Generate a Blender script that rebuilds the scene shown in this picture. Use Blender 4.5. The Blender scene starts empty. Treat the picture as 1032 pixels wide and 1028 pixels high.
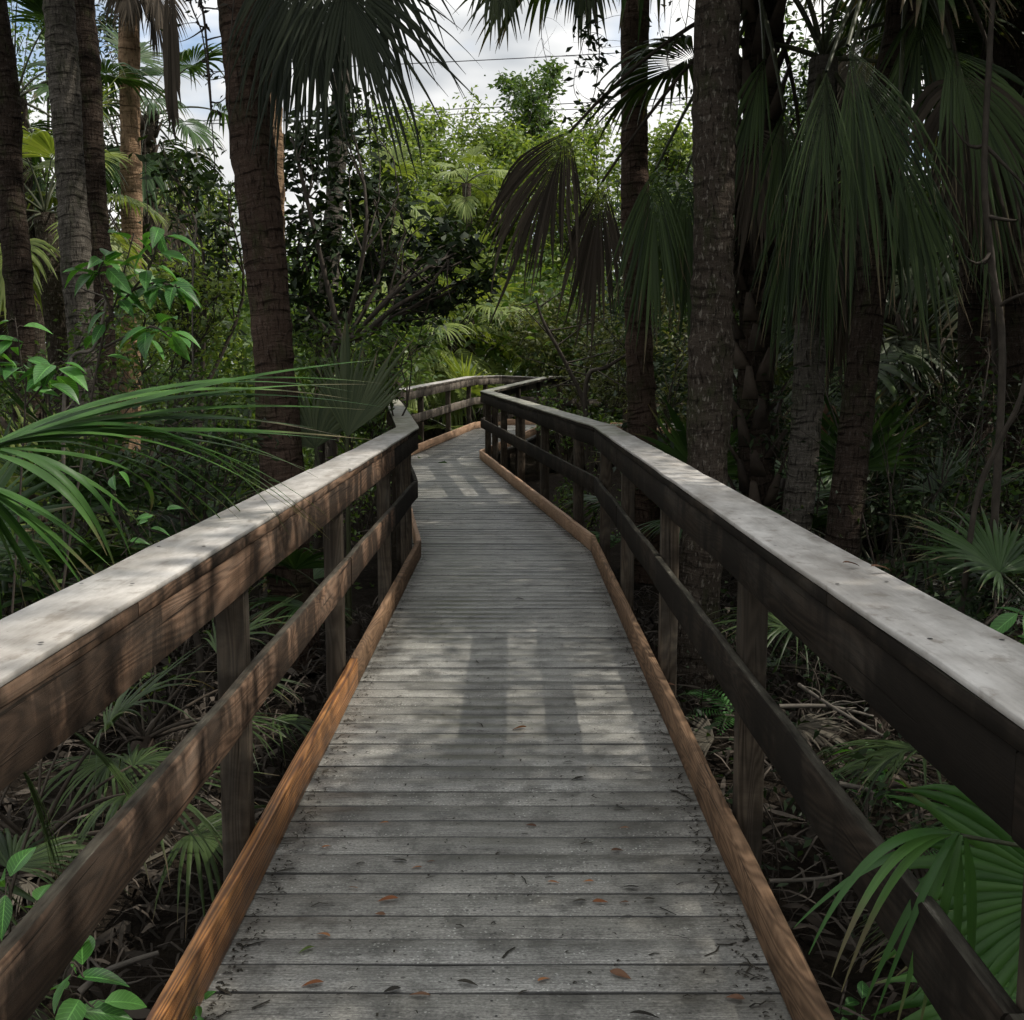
import bpy, math, random
import numpy as np
from mathutils import Vector, Matrix

random.seed(11)
rng = np.random.default_rng(11)
sc = bpy.context.scene
COL = sc.collection

# ------------------------------------------------------------------ camera frame
F, CX, CY = 1150.0, 516.0, 514.0
EYE = np.array([0.0, 0.0, 1.64])
TH = math.radians(6.99)
RIGHT = np.array([1.0, 0, 0])
FWD = np.array([0, math.cos(TH), -math.sin(TH)])
UP = np.array([0, math.sin(TH), math.cos(TH)])
GZ = -0.55                      # ground level under the walk


def at(px, py, Y):
    d = FWD + RIGHT * (px - CX) / F + UP * (CY - py) / F
    return EYE + d * (Y / d[1])


def unit(v):
    v = np.asarray(v, float)
    return v / (np.linalg.norm(v, axis=-1, keepdims=True) + 1e-12)


# ------------------------------------------------------------------ objects
def tag(o, label=None, cat=None, group=None, kind=None):
    if label: o['label'] = label
    if cat: o['category'] = cat
    if group: o['group'] = group
    if kind: o['kind'] = kind
    return o


def empty(name, loc):
    o = bpy.data.objects.new(name, None)
    o.location = [float(c) for c in loc]
    o.empty_display_size = 0.2
    COL.objects.link(o)
    return o


def link(name, me, parent=None, loc=None):
    o = bpy.data.objects.new(name, me)
    COL.objects.link(o)
    if parent is not None: o.parent = parent
    if loc is not None: o.location = [float(c) for c in loc]
    return o


class MB:
    """collects verts / quads (numpy) with uv and a random value per vertex"""
    def __init__(s):
        s.v, s.f, s.uv, s.r, s.n = [], [], [], [], 0

    def add(s, v, f, uv=None, r=None):
        v = np.asarray(v, np.float32).reshape(-1, 3)
        f = np.asarray(f, np.int64).reshape(-1, 4)
        k = len(v)
        s.v.append(v); s.f.append(f + s.n); s.n += k
        s.uv.append(np.zeros((k, 2), np.float32) if uv is None else np.asarray(uv, np.float32).reshape(-1, 2))
        if r is None: r = 0.5
        s.r.append(np.broadcast_to(np.asarray(r, np.float32), (k,)).copy())
        return s

    def mesh(s, name, mat, origin=(0, 0, 0), smooth=False):
        me = bpy.data.meshes.new(name)
        v = np.concatenate(s.v) - np.asarray(origin, np.float32)
        f = np.concatenate(s.f)
        uv = np.concatenate(s.uv); r = np.concatenate(s.r)
        nf = len(f)
        me.vertices.add(len(v)); me.vertices.foreach_set('co', v.ravel().astype(np.float32))
        tri = f[:, 2] == f[:, 3]
        if not tri.any():
            me.loops.add(nf * 4); me.loops.foreach_set('vertex_index', f.ravel().astype(np.int32))
            me.polygons.add(nf)
            me.polygons.foreach_set('loop_start', np.arange(0, nf * 4, 4, dtype=np.int32))
            lv = f.ravel()
        else:
            cnt = np.where(tri, 3, 4)
            keep = np.ones((nf, 4), bool); keep[tri, 3] = False
            lv = f[keep]
            me.loops.add(len(lv)); me.loops.foreach_set('vertex_index', lv.astype(np.int32))
            me.polygons.add(nf)
            st = np.concatenate([[0], np.cumsum(cnt)[:-1]])
            me.polygons.foreach_set('loop_start', st.astype(np.int32))
        ul = me.uv_layers.new(name='UVMap')
        ul.data.foreach_set('uv', uv[lv].ravel().astype(np.float32))
        at_ = me.attributes.new('rnd', 'FLOAT', 'POINT')
        at_.data.foreach_set('value', r.astype(np.float32))
        if smooth:
            me.polygons.foreach_set('use_smooth', np.ones(nf, bool))
        me.update(calc_edges=True)
        if mat: me.materials.append(mat)
        return me

    def build(s, name, mat, parent=None, origin=(0, 0, 0), smooth=False, loc=None):
        return link(name, s.mesh(name, mat, origin, smooth), parent, loc)


def second_mat(me, mat, first):
    me.materials.append(mat)
    mi = np.zeros(len(me.polygons), np.int32); mi[first:] = 1
    me.polygons.foreach_set('material_index', mi)


def tube(mb, pts, rad, sides=8, r=0.5, vscale=1.0, cap=True, flat=1.0, rough=0.0):
    pts = np.asarray(pts, float); n = len(pts)
    rad = np.broadcast_to(np.asarray(rad, float), (n,))
    t = unit(np.gradient(pts, axis=0))
    ref = np.array([0, 1.0, 0]) if abs(t[:, 1]).max() < 0.85 else np.array([1.0, 0, 0])
    if abs(t[:, 1]).max() >= 0.85 and abs(t[:, 0]).max() >= 0.85: ref = np.array([0.0, 0.0, 1.0])
    a = unit(np.cross(t, ref)); b = np.cross(a, t)
    ang = np.linspace(0, 2 * math.pi, sides + 1) + math.pi / 2
    rr = rad[:, None]
    if rough: rr = rr * (1 + rough * rng.standard_normal((n, sides + 1)))
    if rough: rr[:, -1] = rr[:, 0]
    ring = pts[:, None] + (np.cos(ang)[None, :, None] * a[:, None] + flat * np.sin(ang)[None, :, None] * b[:, None]) * (rr[..., None] if np.ndim(rr) == 2 else rr)
    L = np.concatenate([[0], np.cumsum(np.linalg.norm(np.diff(pts, axis=0), axis=1))])
    uv = np.stack([np.broadcast_to(np.linspace(0, 1, sides + 1) * 2 * math.pi * max(rad.mean(), 1e-4), (n, sides + 1)),
                   np.broadcast_to(L[:, None] * vscale, (n, sides + 1))], -1)
    i, j = np.meshgrid(np.arange(n - 1), np.arange(sides), indexing='ij')
    q = np.stack([i * (sides + 1) + j, i * (sides + 1) + j + 1, (i + 1) * (sides + 1) + j + 1, (i + 1) * (sides + 1) + j], -1).reshape(-1, 4)
    mb.add(ring.reshape(-1, 3), q, uv.reshape(-1, 2), r)


def bez(p0, p1, p2, n):
    t = np.linspace(0, 1, n)[:, None]
    return (1 - t) ** 2 * np.asarray(p0) + 2 * t * (1 - t) * np.asarray(p1) + t ** 2 * np.asarray(p2)


def spline(pts, n):
    """smooth curve through the points"""
    p = np.asarray(pts, float); m = len(p)
    t = np.linspace(0, m - 1, n); out = []
    for u in t:
        i = min(int(u), m - 2); f = u - i
        a = p[max(i - 1, 0)]; b = p[i]; c = p[i + 1]; d = p[min(i + 2, m - 1)]
        out.append(0.5 * ((2 * b) + (-a + c) * f + (2 * a - 5 * b + 4 * c - d) * f * f + (-a + 3 * b - 3 * c + d) * f ** 3))
    return np.array(out)


# ------------------------------------------------------------------ materials
class NT:
    def __init__(s, name):
        s.m = bpy.data.materials.new(name); s.m.use_nodes = True
        s.t = s.m.node_tree; s.t.nodes.clear()
        s.out = s.t.nodes.new('ShaderNodeOutputMaterial')

    def n(s, typ, ins=None, **kw):
        nd = s.t.nodes.new(typ)
        for k, v in kw.items(): setattr(nd, k, v)
        for k, v in (ins or {}).items():
            if isinstance(v, bpy.types.NodeSocket): s.t.links.new(v, nd.inputs[k])
            else: nd.inputs[k].default_value = v
        return nd

    def uv(s, su, sv, ou=0, ov=0):
        u = s.n('ShaderNodeUVMap')
        return s.n('ShaderNodeMapping', {0: u.outputs[0], 'Location': (ou, ov, 0), 'Scale': (su, sv, 1)}).outputs[0]

    def obj(s, sx=1, sy=1, sz=1):
        u = s.n('ShaderNodeTexCoord')
        return s.n('ShaderNodeMapping', {0: u.outputs['Object'], 'Scale': (sx, sy, sz)}).outputs[0]

    def noise(s, vec, scale=1.0, detail=4.0, rough=0.55, dist=0.0):
        return s.n('ShaderNodeTexNoise', {'Vector': vec, 'Scale': scale, 'Detail': detail, 'Roughness': rough, 'Distortion': dist}).outputs[0]

    def ramp(s, fac, stops):
        r = s.n('ShaderNodeValToRGB', {0: fac})
        e = r.color_ramp.elements
        while len(e) > 1: e.remove(e[-1])
        for i, (p, c) in enumerate(stops):
            if i == 0: el = e[0]; el.position = p
            else: el = e.new(p)
            el.color = (c, c, c, 1) if isinstance(c, (int, float)) else (*c, 1)
        return r.outputs[0]

    def mix(s, fac, a, b, mode='MIX'):
        m = s.n('ShaderNodeMix', data_type='RGBA', blend_type=mode)
        for sock, v in ((m.inputs[0], fac), (m.inputs[6], a), (m.inputs[7], b)):
            if isinstance(v, bpy.types.NodeSocket): s.t.links.new(v, sock)
            elif isinstance(v, (int, float)): sock.default_value = v
            else: sock.default_value = (*v, 1)
        return m.outputs[2]

    def math(s, op, a, b=0.0, clamp=False):
        m = s.n('ShaderNodeMath', {0: a, 1: b}, operation=op); m.use_clamp = clamp
        return m.outputs[0]

    def rnd(s):
        return s.n('ShaderNodeAttribute', attribute_name='rnd').outputs['Fac']

    def bump(s, h, strength=0.4, dist=0.01):
        return s.n('ShaderNodeBump', {'Height': h, 'Strength': strength, 'Distance': dist}).outputs[0]

    def bsdf(s, col, rough=0.6, spec=0.3, normal=None):
        p = s.n('ShaderNodeBsdfPrincipled', {'Base Color': col if isinstance(col, bpy.types.NodeSocket) else (*col, 1),
                                             'Roughness': rough, 'Specular IOR Level': spec})
        if normal is not None: s.t.links.new(normal, p.inputs['Normal'])
        return p.outputs[0]

    def done(s, shader):
        s.t.links.new(shader, s.out.inputs[0]); return s.m


def leaf_mat(name, c0, c1, trans=0.3, rough=0.45, spec=0.35, tcol=None, vein=0.0, tip=None, rib=False):
    g = NT(name)
    r = g.rnd()
    col = g.mix(r, c0, c1)
    if tip:      # blades that have died back from their tips
        u_ = g.n('ShaderNodeSeparateXYZ', {0: g.n('ShaderNodeUVMap').outputs[0]}).outputs[0]
        f = g.math('ADD', u_, g.math('MULTIPLY', g.math('SUBTRACT', r, 0.5), 0.45))
        col = g.mix(g.ramp(f, [(0.86, 0.0), (1.0, 1.0)]), col, tip)
    if rib:      # midrib and side veins
        sx = g.n('ShaderNodeSeparateXYZ', {0: g.n('ShaderNodeUVMap').outputs[0]})
        vv = g.math('ABSOLUTE', g.math('SUBTRACT', sx.outputs[1], 0.1))
        mid = g.math('LESS_THAN', vv, 0.006)
        sd = g.math('GREATER_THAN', g.math('SINE', g.math('MULTIPLY', g.math('SUBTRACT', sx.outputs[0], g.math('MULTIPLY', vv, 2.2)), 62.0)), 0.88)
        bl = g.noise(g.obj(), 18.0, 3.0, 0.6)
        col = g.mix(g.math('MULTIPLY', g.math('MAXIMUM', mid, g.math('MULTIPLY', sd, 0.5)), 0.6), col, [min(1, c * 1.9 + .02) for c in c1])
        col = g.mix(g.ramp(bl, [(0.55, 0.0), (0.7, 0.55)]), col, (c0[0] * 1.6, c0[1] * 0.7, c0[2] * 0.7))
    if vein:
        v = g.noise(g.uv(4, 60), 1.0, 2.0)
        col = g.mix(g.math('MULTIPLY', v, vein), col, [c * 0.45 for c in c0])
    b = g.bsdf(col, rough, spec)
    if trans:
        tc = g.mix(1.0, col, tcol or (1.5, 1.5, 0.55), 'MULTIPLY')
        t = g.n('ShaderNodeBsdfTranslucent', {0: tc}).outputs[0]
        b = g.n('ShaderNodeMixShader', {0: trans, 1: b, 2: t}).outputs[0]
    return g.done(b)


def wood_mat(name, c_lo, c_hi, stain=(0.012, 0.010, 0.008), stain_amt=0.5, rings=0.5, rough=0.65, gray=0.0, spec=0.25, bump=0.35, top=0.0, fig=(0.9, 7.0)):
    """sawn board: UV u runs along the board in metres, v across"""
    g = NT(name)
    r = g.rnd()
    off = g.n('ShaderNodeCombineXYZ', {0: g.math('MULTIPLY', r, 37.0), 1: g.math('MULTIPLY', r, 11.0)}).outputs[0]
    uv = g.n('ShaderNodeUVMap').outputs[0]
    base = g.n('ShaderNodeVectorMath', {0: uv, 1: off}, operation='ADD').outputs[0]
    def mp(su, sv): return g.n('ShaderNodeMapping', {0: base, 'Scale': (su, sv, 1)}).outputs[0]
    fig = g.noise(mp(*fig), 1.0, 2.0, 0.4, 0.35)                       # slow field whose contours are the growth rings
    ring = g.math('ADD', g.math('MULTIPLY', g.math('SINE', g.math('MULTIPLY', fig, 120.0)), 0.5), 0.5)
    fib = g.noise(mp(3.0, 190.0), 1.0, 5.0, 0.72)                         # fibres
    blot = g.noise(mp(1.3, 5.0), 1.0, 4.0, 0.6)
    f = g.math('ADD', g.math('MULTIPLY', ring, rings * 0.55), g.math('ADD', g.math('MULTIPLY', fib, 0.55), g.math('MULTIPLY', blot, 0.5)))
    f = g.math('SUBTRACT', f, 0.25 * rings + 0.1)
    col = g.ramp(f, [(0.18, c_lo), (0.75, c_hi)])
    col = g.mix(g.math('MULTIPLY', g.math('SUBTRACT', r, 0.5), 0.5, True), col, [c * 0.5 for c in c_lo])
    if gray:
        gm = g.ramp(g.noise(mp(2.2, 9.0), 1.0, 5.0, 0.7), [(0.45, 0.0), (0.7, 1.0)])
        col = g.mix(g.math('MULTIPLY', gm, gray), col, (0.15, 0.14, 0.12))
    drip = g.noise(mp(5.0, 2.2), 1.0, 5.0, 0.62, 0.3)
    big = g.noise(mp(0.9, 1.6), 1.0, 3.0, 0.5)
    sm = g.ramp(g.math('ADD', g.math('MULTIPLY', drip, 0.6), g.math('MULTIPLY', big, 0.55)), [(0.51, 0.0), (0.605, 1.0)])
    col = g.mix(g.math('MULTIPLY', sm, stain_amt), col, stain)
    crack = g.ramp(g.noise(mp(1.1, 55.0), 1.0, 3.0, 0.5), [(0.31, 1.0), (0.36, 0.0)])
    col = g.mix(g.math('MULTIPLY', crack, 0.8), col, (0.01, 0.008, 0.006))
    if top:      # mould and lichen that grow on the weathered upper edge
        nzc = g.n('ShaderNodeSeparateXYZ', {0: g.n('ShaderNodeNewGeometry').outputs['True Normal']}).outputs[2]
        tm = g.math('MULTIPLY', g.math('GREATER_THAN', nzc, 0.75), top)
        mold = g.ramp(g.noise(mp(4.0, 30.0), 1.0, 5.0, 0.7), [(0.35, (0.016, 0.014, 0.011)), (0.6, (0.075, 0.07, 0.055)), (0.72, (0.22, 0.20, 0.17))])
        col = g.mix(tm, col, mold)
    h = g.math('SUBTRACT', g.math('ADD', g.math('MULTIPLY', fib, 0.7), g.math('MULTIPLY', ring, 0.3 * rings)), g.math('MULTIPLY', crack, 1.2))
    return g.done(g.bsdf(col, rough, spec, g.bump(h, bump, 0.006)))


def deck_mat():
    g = NT('weathered_deck')
    r = g.rnd()
    off = g.n('ShaderNodeCombineXYZ', {0: g.math('MULTIPLY', r, 53.0), 1: g.math('MULTIPLY', r, 17.0)}).outputs[0]
    base = g.n('ShaderNodeVectorMath', {0: g.n('ShaderNodeUVMap').outputs[0], 1: off}, operation='ADD').outputs[0]
    def mp(su, sv): return g.n('ShaderNodeMapping', {0: base, 'Scale': (su, sv, 1)}).outputs[0]
    fib = g.noise(mp(4.0, 150.0), 1.0, 5.0, 0.7)
    blot = g.noise(mp(2.0, 6.0), 1.0, 5.0, 0.65)
    wear = g.noise(g.obj(1, 1, 1), 1.1, 5.0, 0.6, 0.4)
    f = g.math('ADD', g.math('MULTIPLY', fib, 0.4), g.math('ADD', g.math('MULTIPLY', blot, 0.3), g.math('MULTIPLY', wear, 0.45)))
    col = g.ramp(f, [(0.34, (0.060, 0.057, 0.049)), (0.54, (0.215, 0.210, 0.190)), (0.72, (0.44, 0.43, 0.395))])
    col = g.mix(0.6, col, g.ramp(r, [(0, (0.42, 0.42, 0.41)), (0.35, (0.78, 0.77, 0.74)), (0.7, (0.86, 0.87, 0.88)), (1, (1.0, 0.98, 0.94))]), 'MULTIPLY')
    # dark mould blotches
    mo = g.ramp(g.noise(g.obj(1, 1, 1), 5.0, 7.0, 0.75), [(0.49, 0.0), (0.60, 1.0)])
    col = g.mix(g.math('MULTIPLY', mo, 0.6), col, (0.05, 0.048, 0.04))
    # crusty pale lichen specks in patches
    vo = g.n('ShaderNodeTexVoronoi', {'Vector': g.obj(), 'Scale': 75.0, 'Randomness': 1.0})
    sel = g.math('LESS_THAN', g.n('ShaderNodeSeparateColor', {0: vo.outputs['Color']}).outputs[0], 0.45)
    dot = g.math('LESS_THAN', g.math('ADD', vo.outputs['Distance'], g.math('MULTIPLY', g.noise(g.obj(), 260.0, 2.0), 0.35)), 0.43)
    area = g.ramp(g.math('ADD', g.math('MULTIPLY', g.noise(g.obj(), 2.2, 3.0, 0.5), 0.6), g.math('MULTIPLY', g.noise(g.obj(), 11.0, 3.0, 0.6), 0.4)), [(0.48, 0.0), (0.56, 1.0)])
    sp = g.math('MULTIPLY', g.math('MULTIPLY', sel, dot), area)
    col = g.mix(g.math('MULTIPLY', sp, 0.85), col, (0.50, 0.50, 0.46))
    # black specks of dirt
    vd = g.n('ShaderNodeTexVoronoi', {'Vector': g.obj(1, 1.4, 1), 'Scale': 42.0, 'Randomness': 1.0})
    sd = g.math('LESS_THAN', g.n('ShaderNodeSeparateColor', {0: vd.outputs['Color']}).outputs[1], 0.16)
    dd = g.math('LESS_THAN', g.math('ADD', vd.outputs['Distance'], g.math('MULTIPLY', g.noise(g.obj(), 120.0, 2.0), 0.5)), 0.48)
    col = g.mix(g.math('MULTIPLY', g.math('MULTIPLY', sd, dd), 0.8), col, (0.02, 0.018, 0.015))
    pores = g.ramp(g.noise(mp(7.0, 240.0), 1.0, 4.0, 0.75), [(0.38, 1.0), (0.46, 0.0)])
    grit = g.ramp(g.noise(g.obj(90, 130, 1), 1.0, 3.0, 0.7), [(0.36, 0.58), (0.5, 1.0), (0.64, 1.35)])
    col = g.mix(1.0, col, grit, 'MULTIPLY')
    col = g.mix(g.math('MULTIPLY', pores, 0.75), col, (0.035, 0.033, 0.028))
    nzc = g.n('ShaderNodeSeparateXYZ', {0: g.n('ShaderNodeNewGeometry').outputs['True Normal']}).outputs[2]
    col = g.mix(g.math('MULTIPLY', g.math('LESS_THAN', nzc, 0.9), 0.9), col, (0.012, 0.011, 0.009))   # grime on board edges, darkened so the gaps look shaded
    h = g.math('ADD', g.math('MULTIPLY', fib, 0.8), g.math('MULTIPLY', blot, 0.6))
    rough = g.ramp(wear, [(0.35, 0.33), (0.65, 0.55)])
    p = g.bsdf(col, 0.5, 0.55, g.bump(h, 0.3, 0.006))
    pn = p.node
    g.t.links.new(rough, pn.inputs['Roughness'])
    return g.done(p)


def cap_mat(name, lo, hi, moss=0.0):
    g = NT(name)
    r = g.rnd()
    off = g.n('ShaderNodeCombineXYZ', {0: g.math('MULTIPLY', r, 53.0), 1: g.math('MULTIPLY', r, 17.0)}).outputs[0]
    base = g.n('ShaderNodeVectorMath', {0: g.n('ShaderNodeUVMap').outputs[0], 1: off}, operation='ADD').outputs[0]
    def mp(su, sv): return g.n('ShaderNodeMapping', {0: base, 'Scale': (su, sv, 1)}).outputs[0]
    fib = g.noise(mp(3.0, 170.0), 1.0, 5.0, 0.7)
    bl = g.noise(mp(5.0, 11.0), 1.0, 5.0, 0.65)
    f = g.math('ADD', g.math('MULTIPLY', fib, 0.22), g.math('MULTIPLY', bl, 0.85))
    col = g.ramp(f, [(0.38, lo), (0.68, hi)])
    st = g.ramp(g.noise(mp(9.0, 14.0), 1.0, 5.0, 0.65), [(0.55, 0.0), (0.66, 1.0)])
    col = g.mix(g.math('MULTIPLY', st, 0.6), col, (0.17, 0.14, 0.11))
    wash = g.ramp(g.noise(mp(1.2, 5.0), 1.0, 3.0, 0.5), [(0.42, 0.0), (0.62, 1.0)])
    col = g.mix(g.math('MULTIPLY', wash, 0.35), col, (0.20, 0.17, 0.135))
    ck = g.ramp(g.noise(mp(0.8, 70.0), 1.0, 3.0, 0.5), [(0.30, 1.0), (0.345, 0.0)])
    col = g.mix(g.math('MULTIPLY', ck, 0.12), col, (0.035, 0.03, 0.025))
    sk = g.ramp(g.noise(mp(60.0, 60.0), 1.0, 3.0, 0.6), [(0.66, 0.0), (0.72, 1.0)])
    col = g.mix(g.math('MULTIPLY', sk, 0.5), col, (0.07, 0.06, 0.05))
    if moss:
        mm = g.ramp(g.noise(mp(4.0, 6.0), 1.0, 4.0, 0.6), [(0.42, 0.0), (0.62, 1.0)])
        col = g.mix(g.math('MULTIPLY', mm, moss), col, (0.10, 0.11, 0.055))
    # screw heads: pairs every 0.6 m
    return g.done(g.bsdf(col, 0.55, 0.4, g.bump(fib, 0.18, 0.003)))


def bark_mat(name, c_lo, c_hi, lich=(0.22, 0.2, 0.17), lich_amt=0.3, ring=24.0, fis=46.0, fisv=8.0, ring_amt=0.8, fis_amt=0.7):
    """palm trunk: u around in metres, v up in metres; uneven rings broken by short vertical fissures"""
    g = NT(name)
    uvn = g.n('ShaderNodeUVMap').outputs[0]
    wob = g.noise(g.n('ShaderNodeMapping', {0: uvn, 'Scale': (4, 4, 1)}).outputs[0], 1.0, 3.0)
    dv = g.n('ShaderNodeCombineXYZ', {1: g.math('MULTIPLY', wob, 0.10), 0: g.math('MULTIPLY', wob, 0.05)}).outputs[0]
    w = g.n('ShaderNodeVectorMath', {0: uvn, 1: dv}, operation='ADD').outputs[0]
    def mp(a, b): return g.n('ShaderNodeMapping', {0: w, 'Scale': (a, b, 1)}).outputs[0]
    rings = g.noise(mp(2.2, ring), 1.0, 3.0, 0.6)
    fiss = g.noise(mp(fis, fisv), 1.0, 3.0, 0.6)
    fine = g.noise(mp(60, 90), 1.0, 5.0, 0.7)
    big = g.noise(mp(2.5, 1.0), 1.0, 4.0, 0.6)
    rl = g.ramp(rings, [(0.36, 1.0), (0.44, 0.0)])
    fl = g.ramp(fiss, [(0.36, 1.0), (0.43, 0.0)])
    f = g.math('ADD', g.math('MULTIPLY', rings, 0.45), g.math('ADD', g.math('MULTIPLY', fine, 0.45), g.math('MULTIPLY', fiss, 0.3)))
    col = g.ramp(f, [(0.42, c_lo), (0.8, c_hi)])
    col = g.mix(g.ramp(big, [(0.4, 0.0), (0.7, 0.6)]), col, [c * 0.6 for c in c_lo])
    moss = g.ramp(g.noise(mp(5.0, 2.2), 1.0, 5.0, 0.65), [(0.52, 0.0), (0.66, 0.65)])
    col = g.mix(moss, col, (0.035, 0.042, 0.018))
    pale = g.ramp(g.noise(mp(7.0, 4.0), 1.0, 5.0, 0.7), [(0.58, 0.0), (0.68, 0.6)])
    col = g.mix(pale, col, [c * 1.25 for c in c_hi])
    lm = g.math('MULTIPLY', g.ramp(g.noise(mp(42, 16), 1.0, 3.0, 0.6), [(0.57, 0.0), (0.64, 1.0)]), lich_amt)
    col = g.mix(lm, col, lich)
    dk = [c * 0.3 for c in c_lo]
    col = g.mix(g.math('MULTIPLY', rl, ring_amt), col, dk)
    col = g.mix(g.math('MULTIPLY', fl, fis_amt), col, dk)
    h = g.math('ADD', g.math('MULTIPLY', rings, 1.3), g.math('ADD', g.math('MULTIPLY', fine, 0.4), g.math('MULTIPLY', fiss, 0.7)))
    return g.done(g.bsdf(col, 0.92, 0.04, g.bump(h, 0.9, 0.03)))


def plain_mat(name, lo, hi, scale=6.0, rough=0.8, spec=0.15, bump=0.3):
    g = NT(name)
    n1 = g.noise(g.obj(), scale, 5.0, 0.65)
    f = g.math('ADD', g.math('MULTIPLY', n1, 0.7), g.math('MULTIPLY', g.rnd(), 0.3))
    return g.done(g.bsdf(g.ramp(f, [(0.3, lo), (0.75, hi)]), rough, spec, g.bump(n1, bump, 0.02)))


M = {}
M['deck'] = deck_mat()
M['cap'] = cap_mat('weathered_handrail', (0.30, 0.28, 0.255), (0.58, 0.555, 0.52))
M['cap_moss'] = cap_mat('mossy_handrail', (0.20, 0.195, 0.15), (0.42, 0.40, 0.34), 0.55)
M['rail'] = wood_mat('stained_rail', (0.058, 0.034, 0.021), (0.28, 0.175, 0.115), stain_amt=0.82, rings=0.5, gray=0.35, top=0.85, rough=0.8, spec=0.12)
M['rail_dark'] = wood_mat('dark_rail', (0.010, 0.008, 0.006), (0.045, 0.034, 0.025), stain_amt=0.85, rings=0.4, gray=0.15, top=0.8, rough=0.85, spec=0.07)  # near-black colour carries shade as well as damp mould
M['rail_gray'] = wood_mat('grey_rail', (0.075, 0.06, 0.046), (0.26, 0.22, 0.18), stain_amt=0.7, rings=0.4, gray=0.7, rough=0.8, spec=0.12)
M['post'] = wood_mat('post_wood', (0.036, 0.028, 0.020), (0.125, 0.098, 0.072), stain_amt=0.5, rings=0.5, gray=0.35, rough=0.8, spec=0.1)
M['kerb_orange'] = wood_mat('varnished_kerb', (0.13, 0.048, 0.014), (0.50, 0.225, 0.068), stain_amt=0.35, rings=1.0, rough=0.42, spec=0.5, bump=0.35, fig=(0.32, 9.0))
M['kerb_brown'] = wood_mat('brown_kerb', (0.125, 0.074, 0.042), (0.33, 0.205, 0.122), stain_amt=0.35, rings=0.7, rough=0.75, spec=0.15)
M['kerb_tan'] = wood_mat('new_kerb', (0.27, 0.16, 0.095), (0.52, 0.345, 0.23), stain_amt=0.15, rings=0.5)
M['under'] = plain_mat('joist_wood', (0.03, 0.024, 0.018), (0.07, 0.055, 0.04))
M['screw'] = plain_mat('screw_heads', (0.02, 0.02, 0.02), (0.06, 0.055, 0.05), 30, 0.5, 0.5)

M['bark_red'] = bark_mat('red_palm_bark', (0.042, 0.029, 0.022), (0.125, 0.086, 0.065), lich_amt=0.12)
M['bark_brown'] = bark_mat('brown_palm_bark', (0.034, 0.027, 0.021), (0.095, 0.077, 0.061), lich=(0.20, 0.18, 0.15), lich_amt=0.6, ring=16.0, fis=50, fisv=12, ring_amt=0.5)
M['bark_grey'] = bark_mat('grey_palm_bark', (0.052, 0.046, 0.038), (0.165, 0.148, 0.125), lich_amt=0.35)
M['bark_dark'] = bark_mat('dark_palm_bark', (0.022, 0.016, 0.012), (0.068, 0.051, 0.040), lich_amt=0.15)
M['bark_tan'] = bark_mat('tan_palm_bark', (0.20, 0.125, 0.075), (0.44, 0.30, 0.19), lich_amt=0.15)
M['boot'] = plain_mat('leaf_base', (0.025, 0.019, 0.015), (0.085, 0.066, 0.05), 8)
M['twig'] = plain_mat('twig_bark', (0.03, 0.025, 0.02), (0.09, 0.075, 0.06), 10)
M['twig_pale'] = plain_mat('pale_twig', (0.06, 0.053, 0.044), (0.17, 0.15, 0.125), 10)

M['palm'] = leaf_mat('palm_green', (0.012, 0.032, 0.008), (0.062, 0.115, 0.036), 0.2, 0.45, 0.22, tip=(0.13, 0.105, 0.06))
M['palm_shade'] = leaf_mat('palm_backlit', (0.010, 0.015, 0.008), (0.026, 0.034, 0.016), 0.04, 0.6, 0.2)  # palm green darkened to look backlit against the sky
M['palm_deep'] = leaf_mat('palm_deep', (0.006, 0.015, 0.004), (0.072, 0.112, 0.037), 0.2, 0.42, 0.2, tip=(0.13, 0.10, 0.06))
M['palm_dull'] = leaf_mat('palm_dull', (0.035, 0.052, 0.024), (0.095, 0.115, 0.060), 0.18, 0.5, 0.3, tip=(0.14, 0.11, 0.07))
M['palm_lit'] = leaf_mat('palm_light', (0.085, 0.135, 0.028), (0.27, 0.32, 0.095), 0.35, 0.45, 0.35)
M['palm_fore'] = leaf_mat('palmetto_green', (0.034, 0.100, 0.020), (0.105, 0.225, 0.050), 0.18, 0.42, 0.28, vein=0.55, tip=(0.16, 0.13, 0.07))
M['palm_dead'] = leaf_mat('palm_dead', (0.026, 0.022, 0.017), (0.105, 0.086, 0.066), 0.12, 0.8, 0.08, (1.2, 1.1, 0.9))
M['petiole'] = plain_mat('petiole', (0.03, 0.036, 0.018), (0.075, 0.08, 0.04), 8, 0.5, 0.3)
M['petiole_dead'] = plain_mat('petiole_dead', (0.03, 0.024, 0.018), (0.08, 0.065, 0.05), 8)
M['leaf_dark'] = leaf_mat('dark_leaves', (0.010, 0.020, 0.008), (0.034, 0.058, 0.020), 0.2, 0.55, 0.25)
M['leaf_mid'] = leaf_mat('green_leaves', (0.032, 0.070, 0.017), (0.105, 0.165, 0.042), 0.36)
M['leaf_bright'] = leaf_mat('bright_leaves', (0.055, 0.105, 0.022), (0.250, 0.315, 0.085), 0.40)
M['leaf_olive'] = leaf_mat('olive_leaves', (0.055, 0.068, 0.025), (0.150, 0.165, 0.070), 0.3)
M['leaf_sap'] = leaf_mat('sapling_leaves', (0.022, 0.085, 0.018), (0.095, 0.245, 0.055), 0.3, 0.42, 0.4, rib=True)
M['leaf_dry'] = leaf_mat('dry_leaves', (0.04, 0.036, 0.027), (0.13, 0.115, 0.09), 0.1, 0.8, 0.1, (1.1, 1.0, 0.9))
M['fern'] = leaf_mat('fern_green', (0.030, 0.10, 0.020), (0.070, 0.19, 0.045), 0.3)
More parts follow.
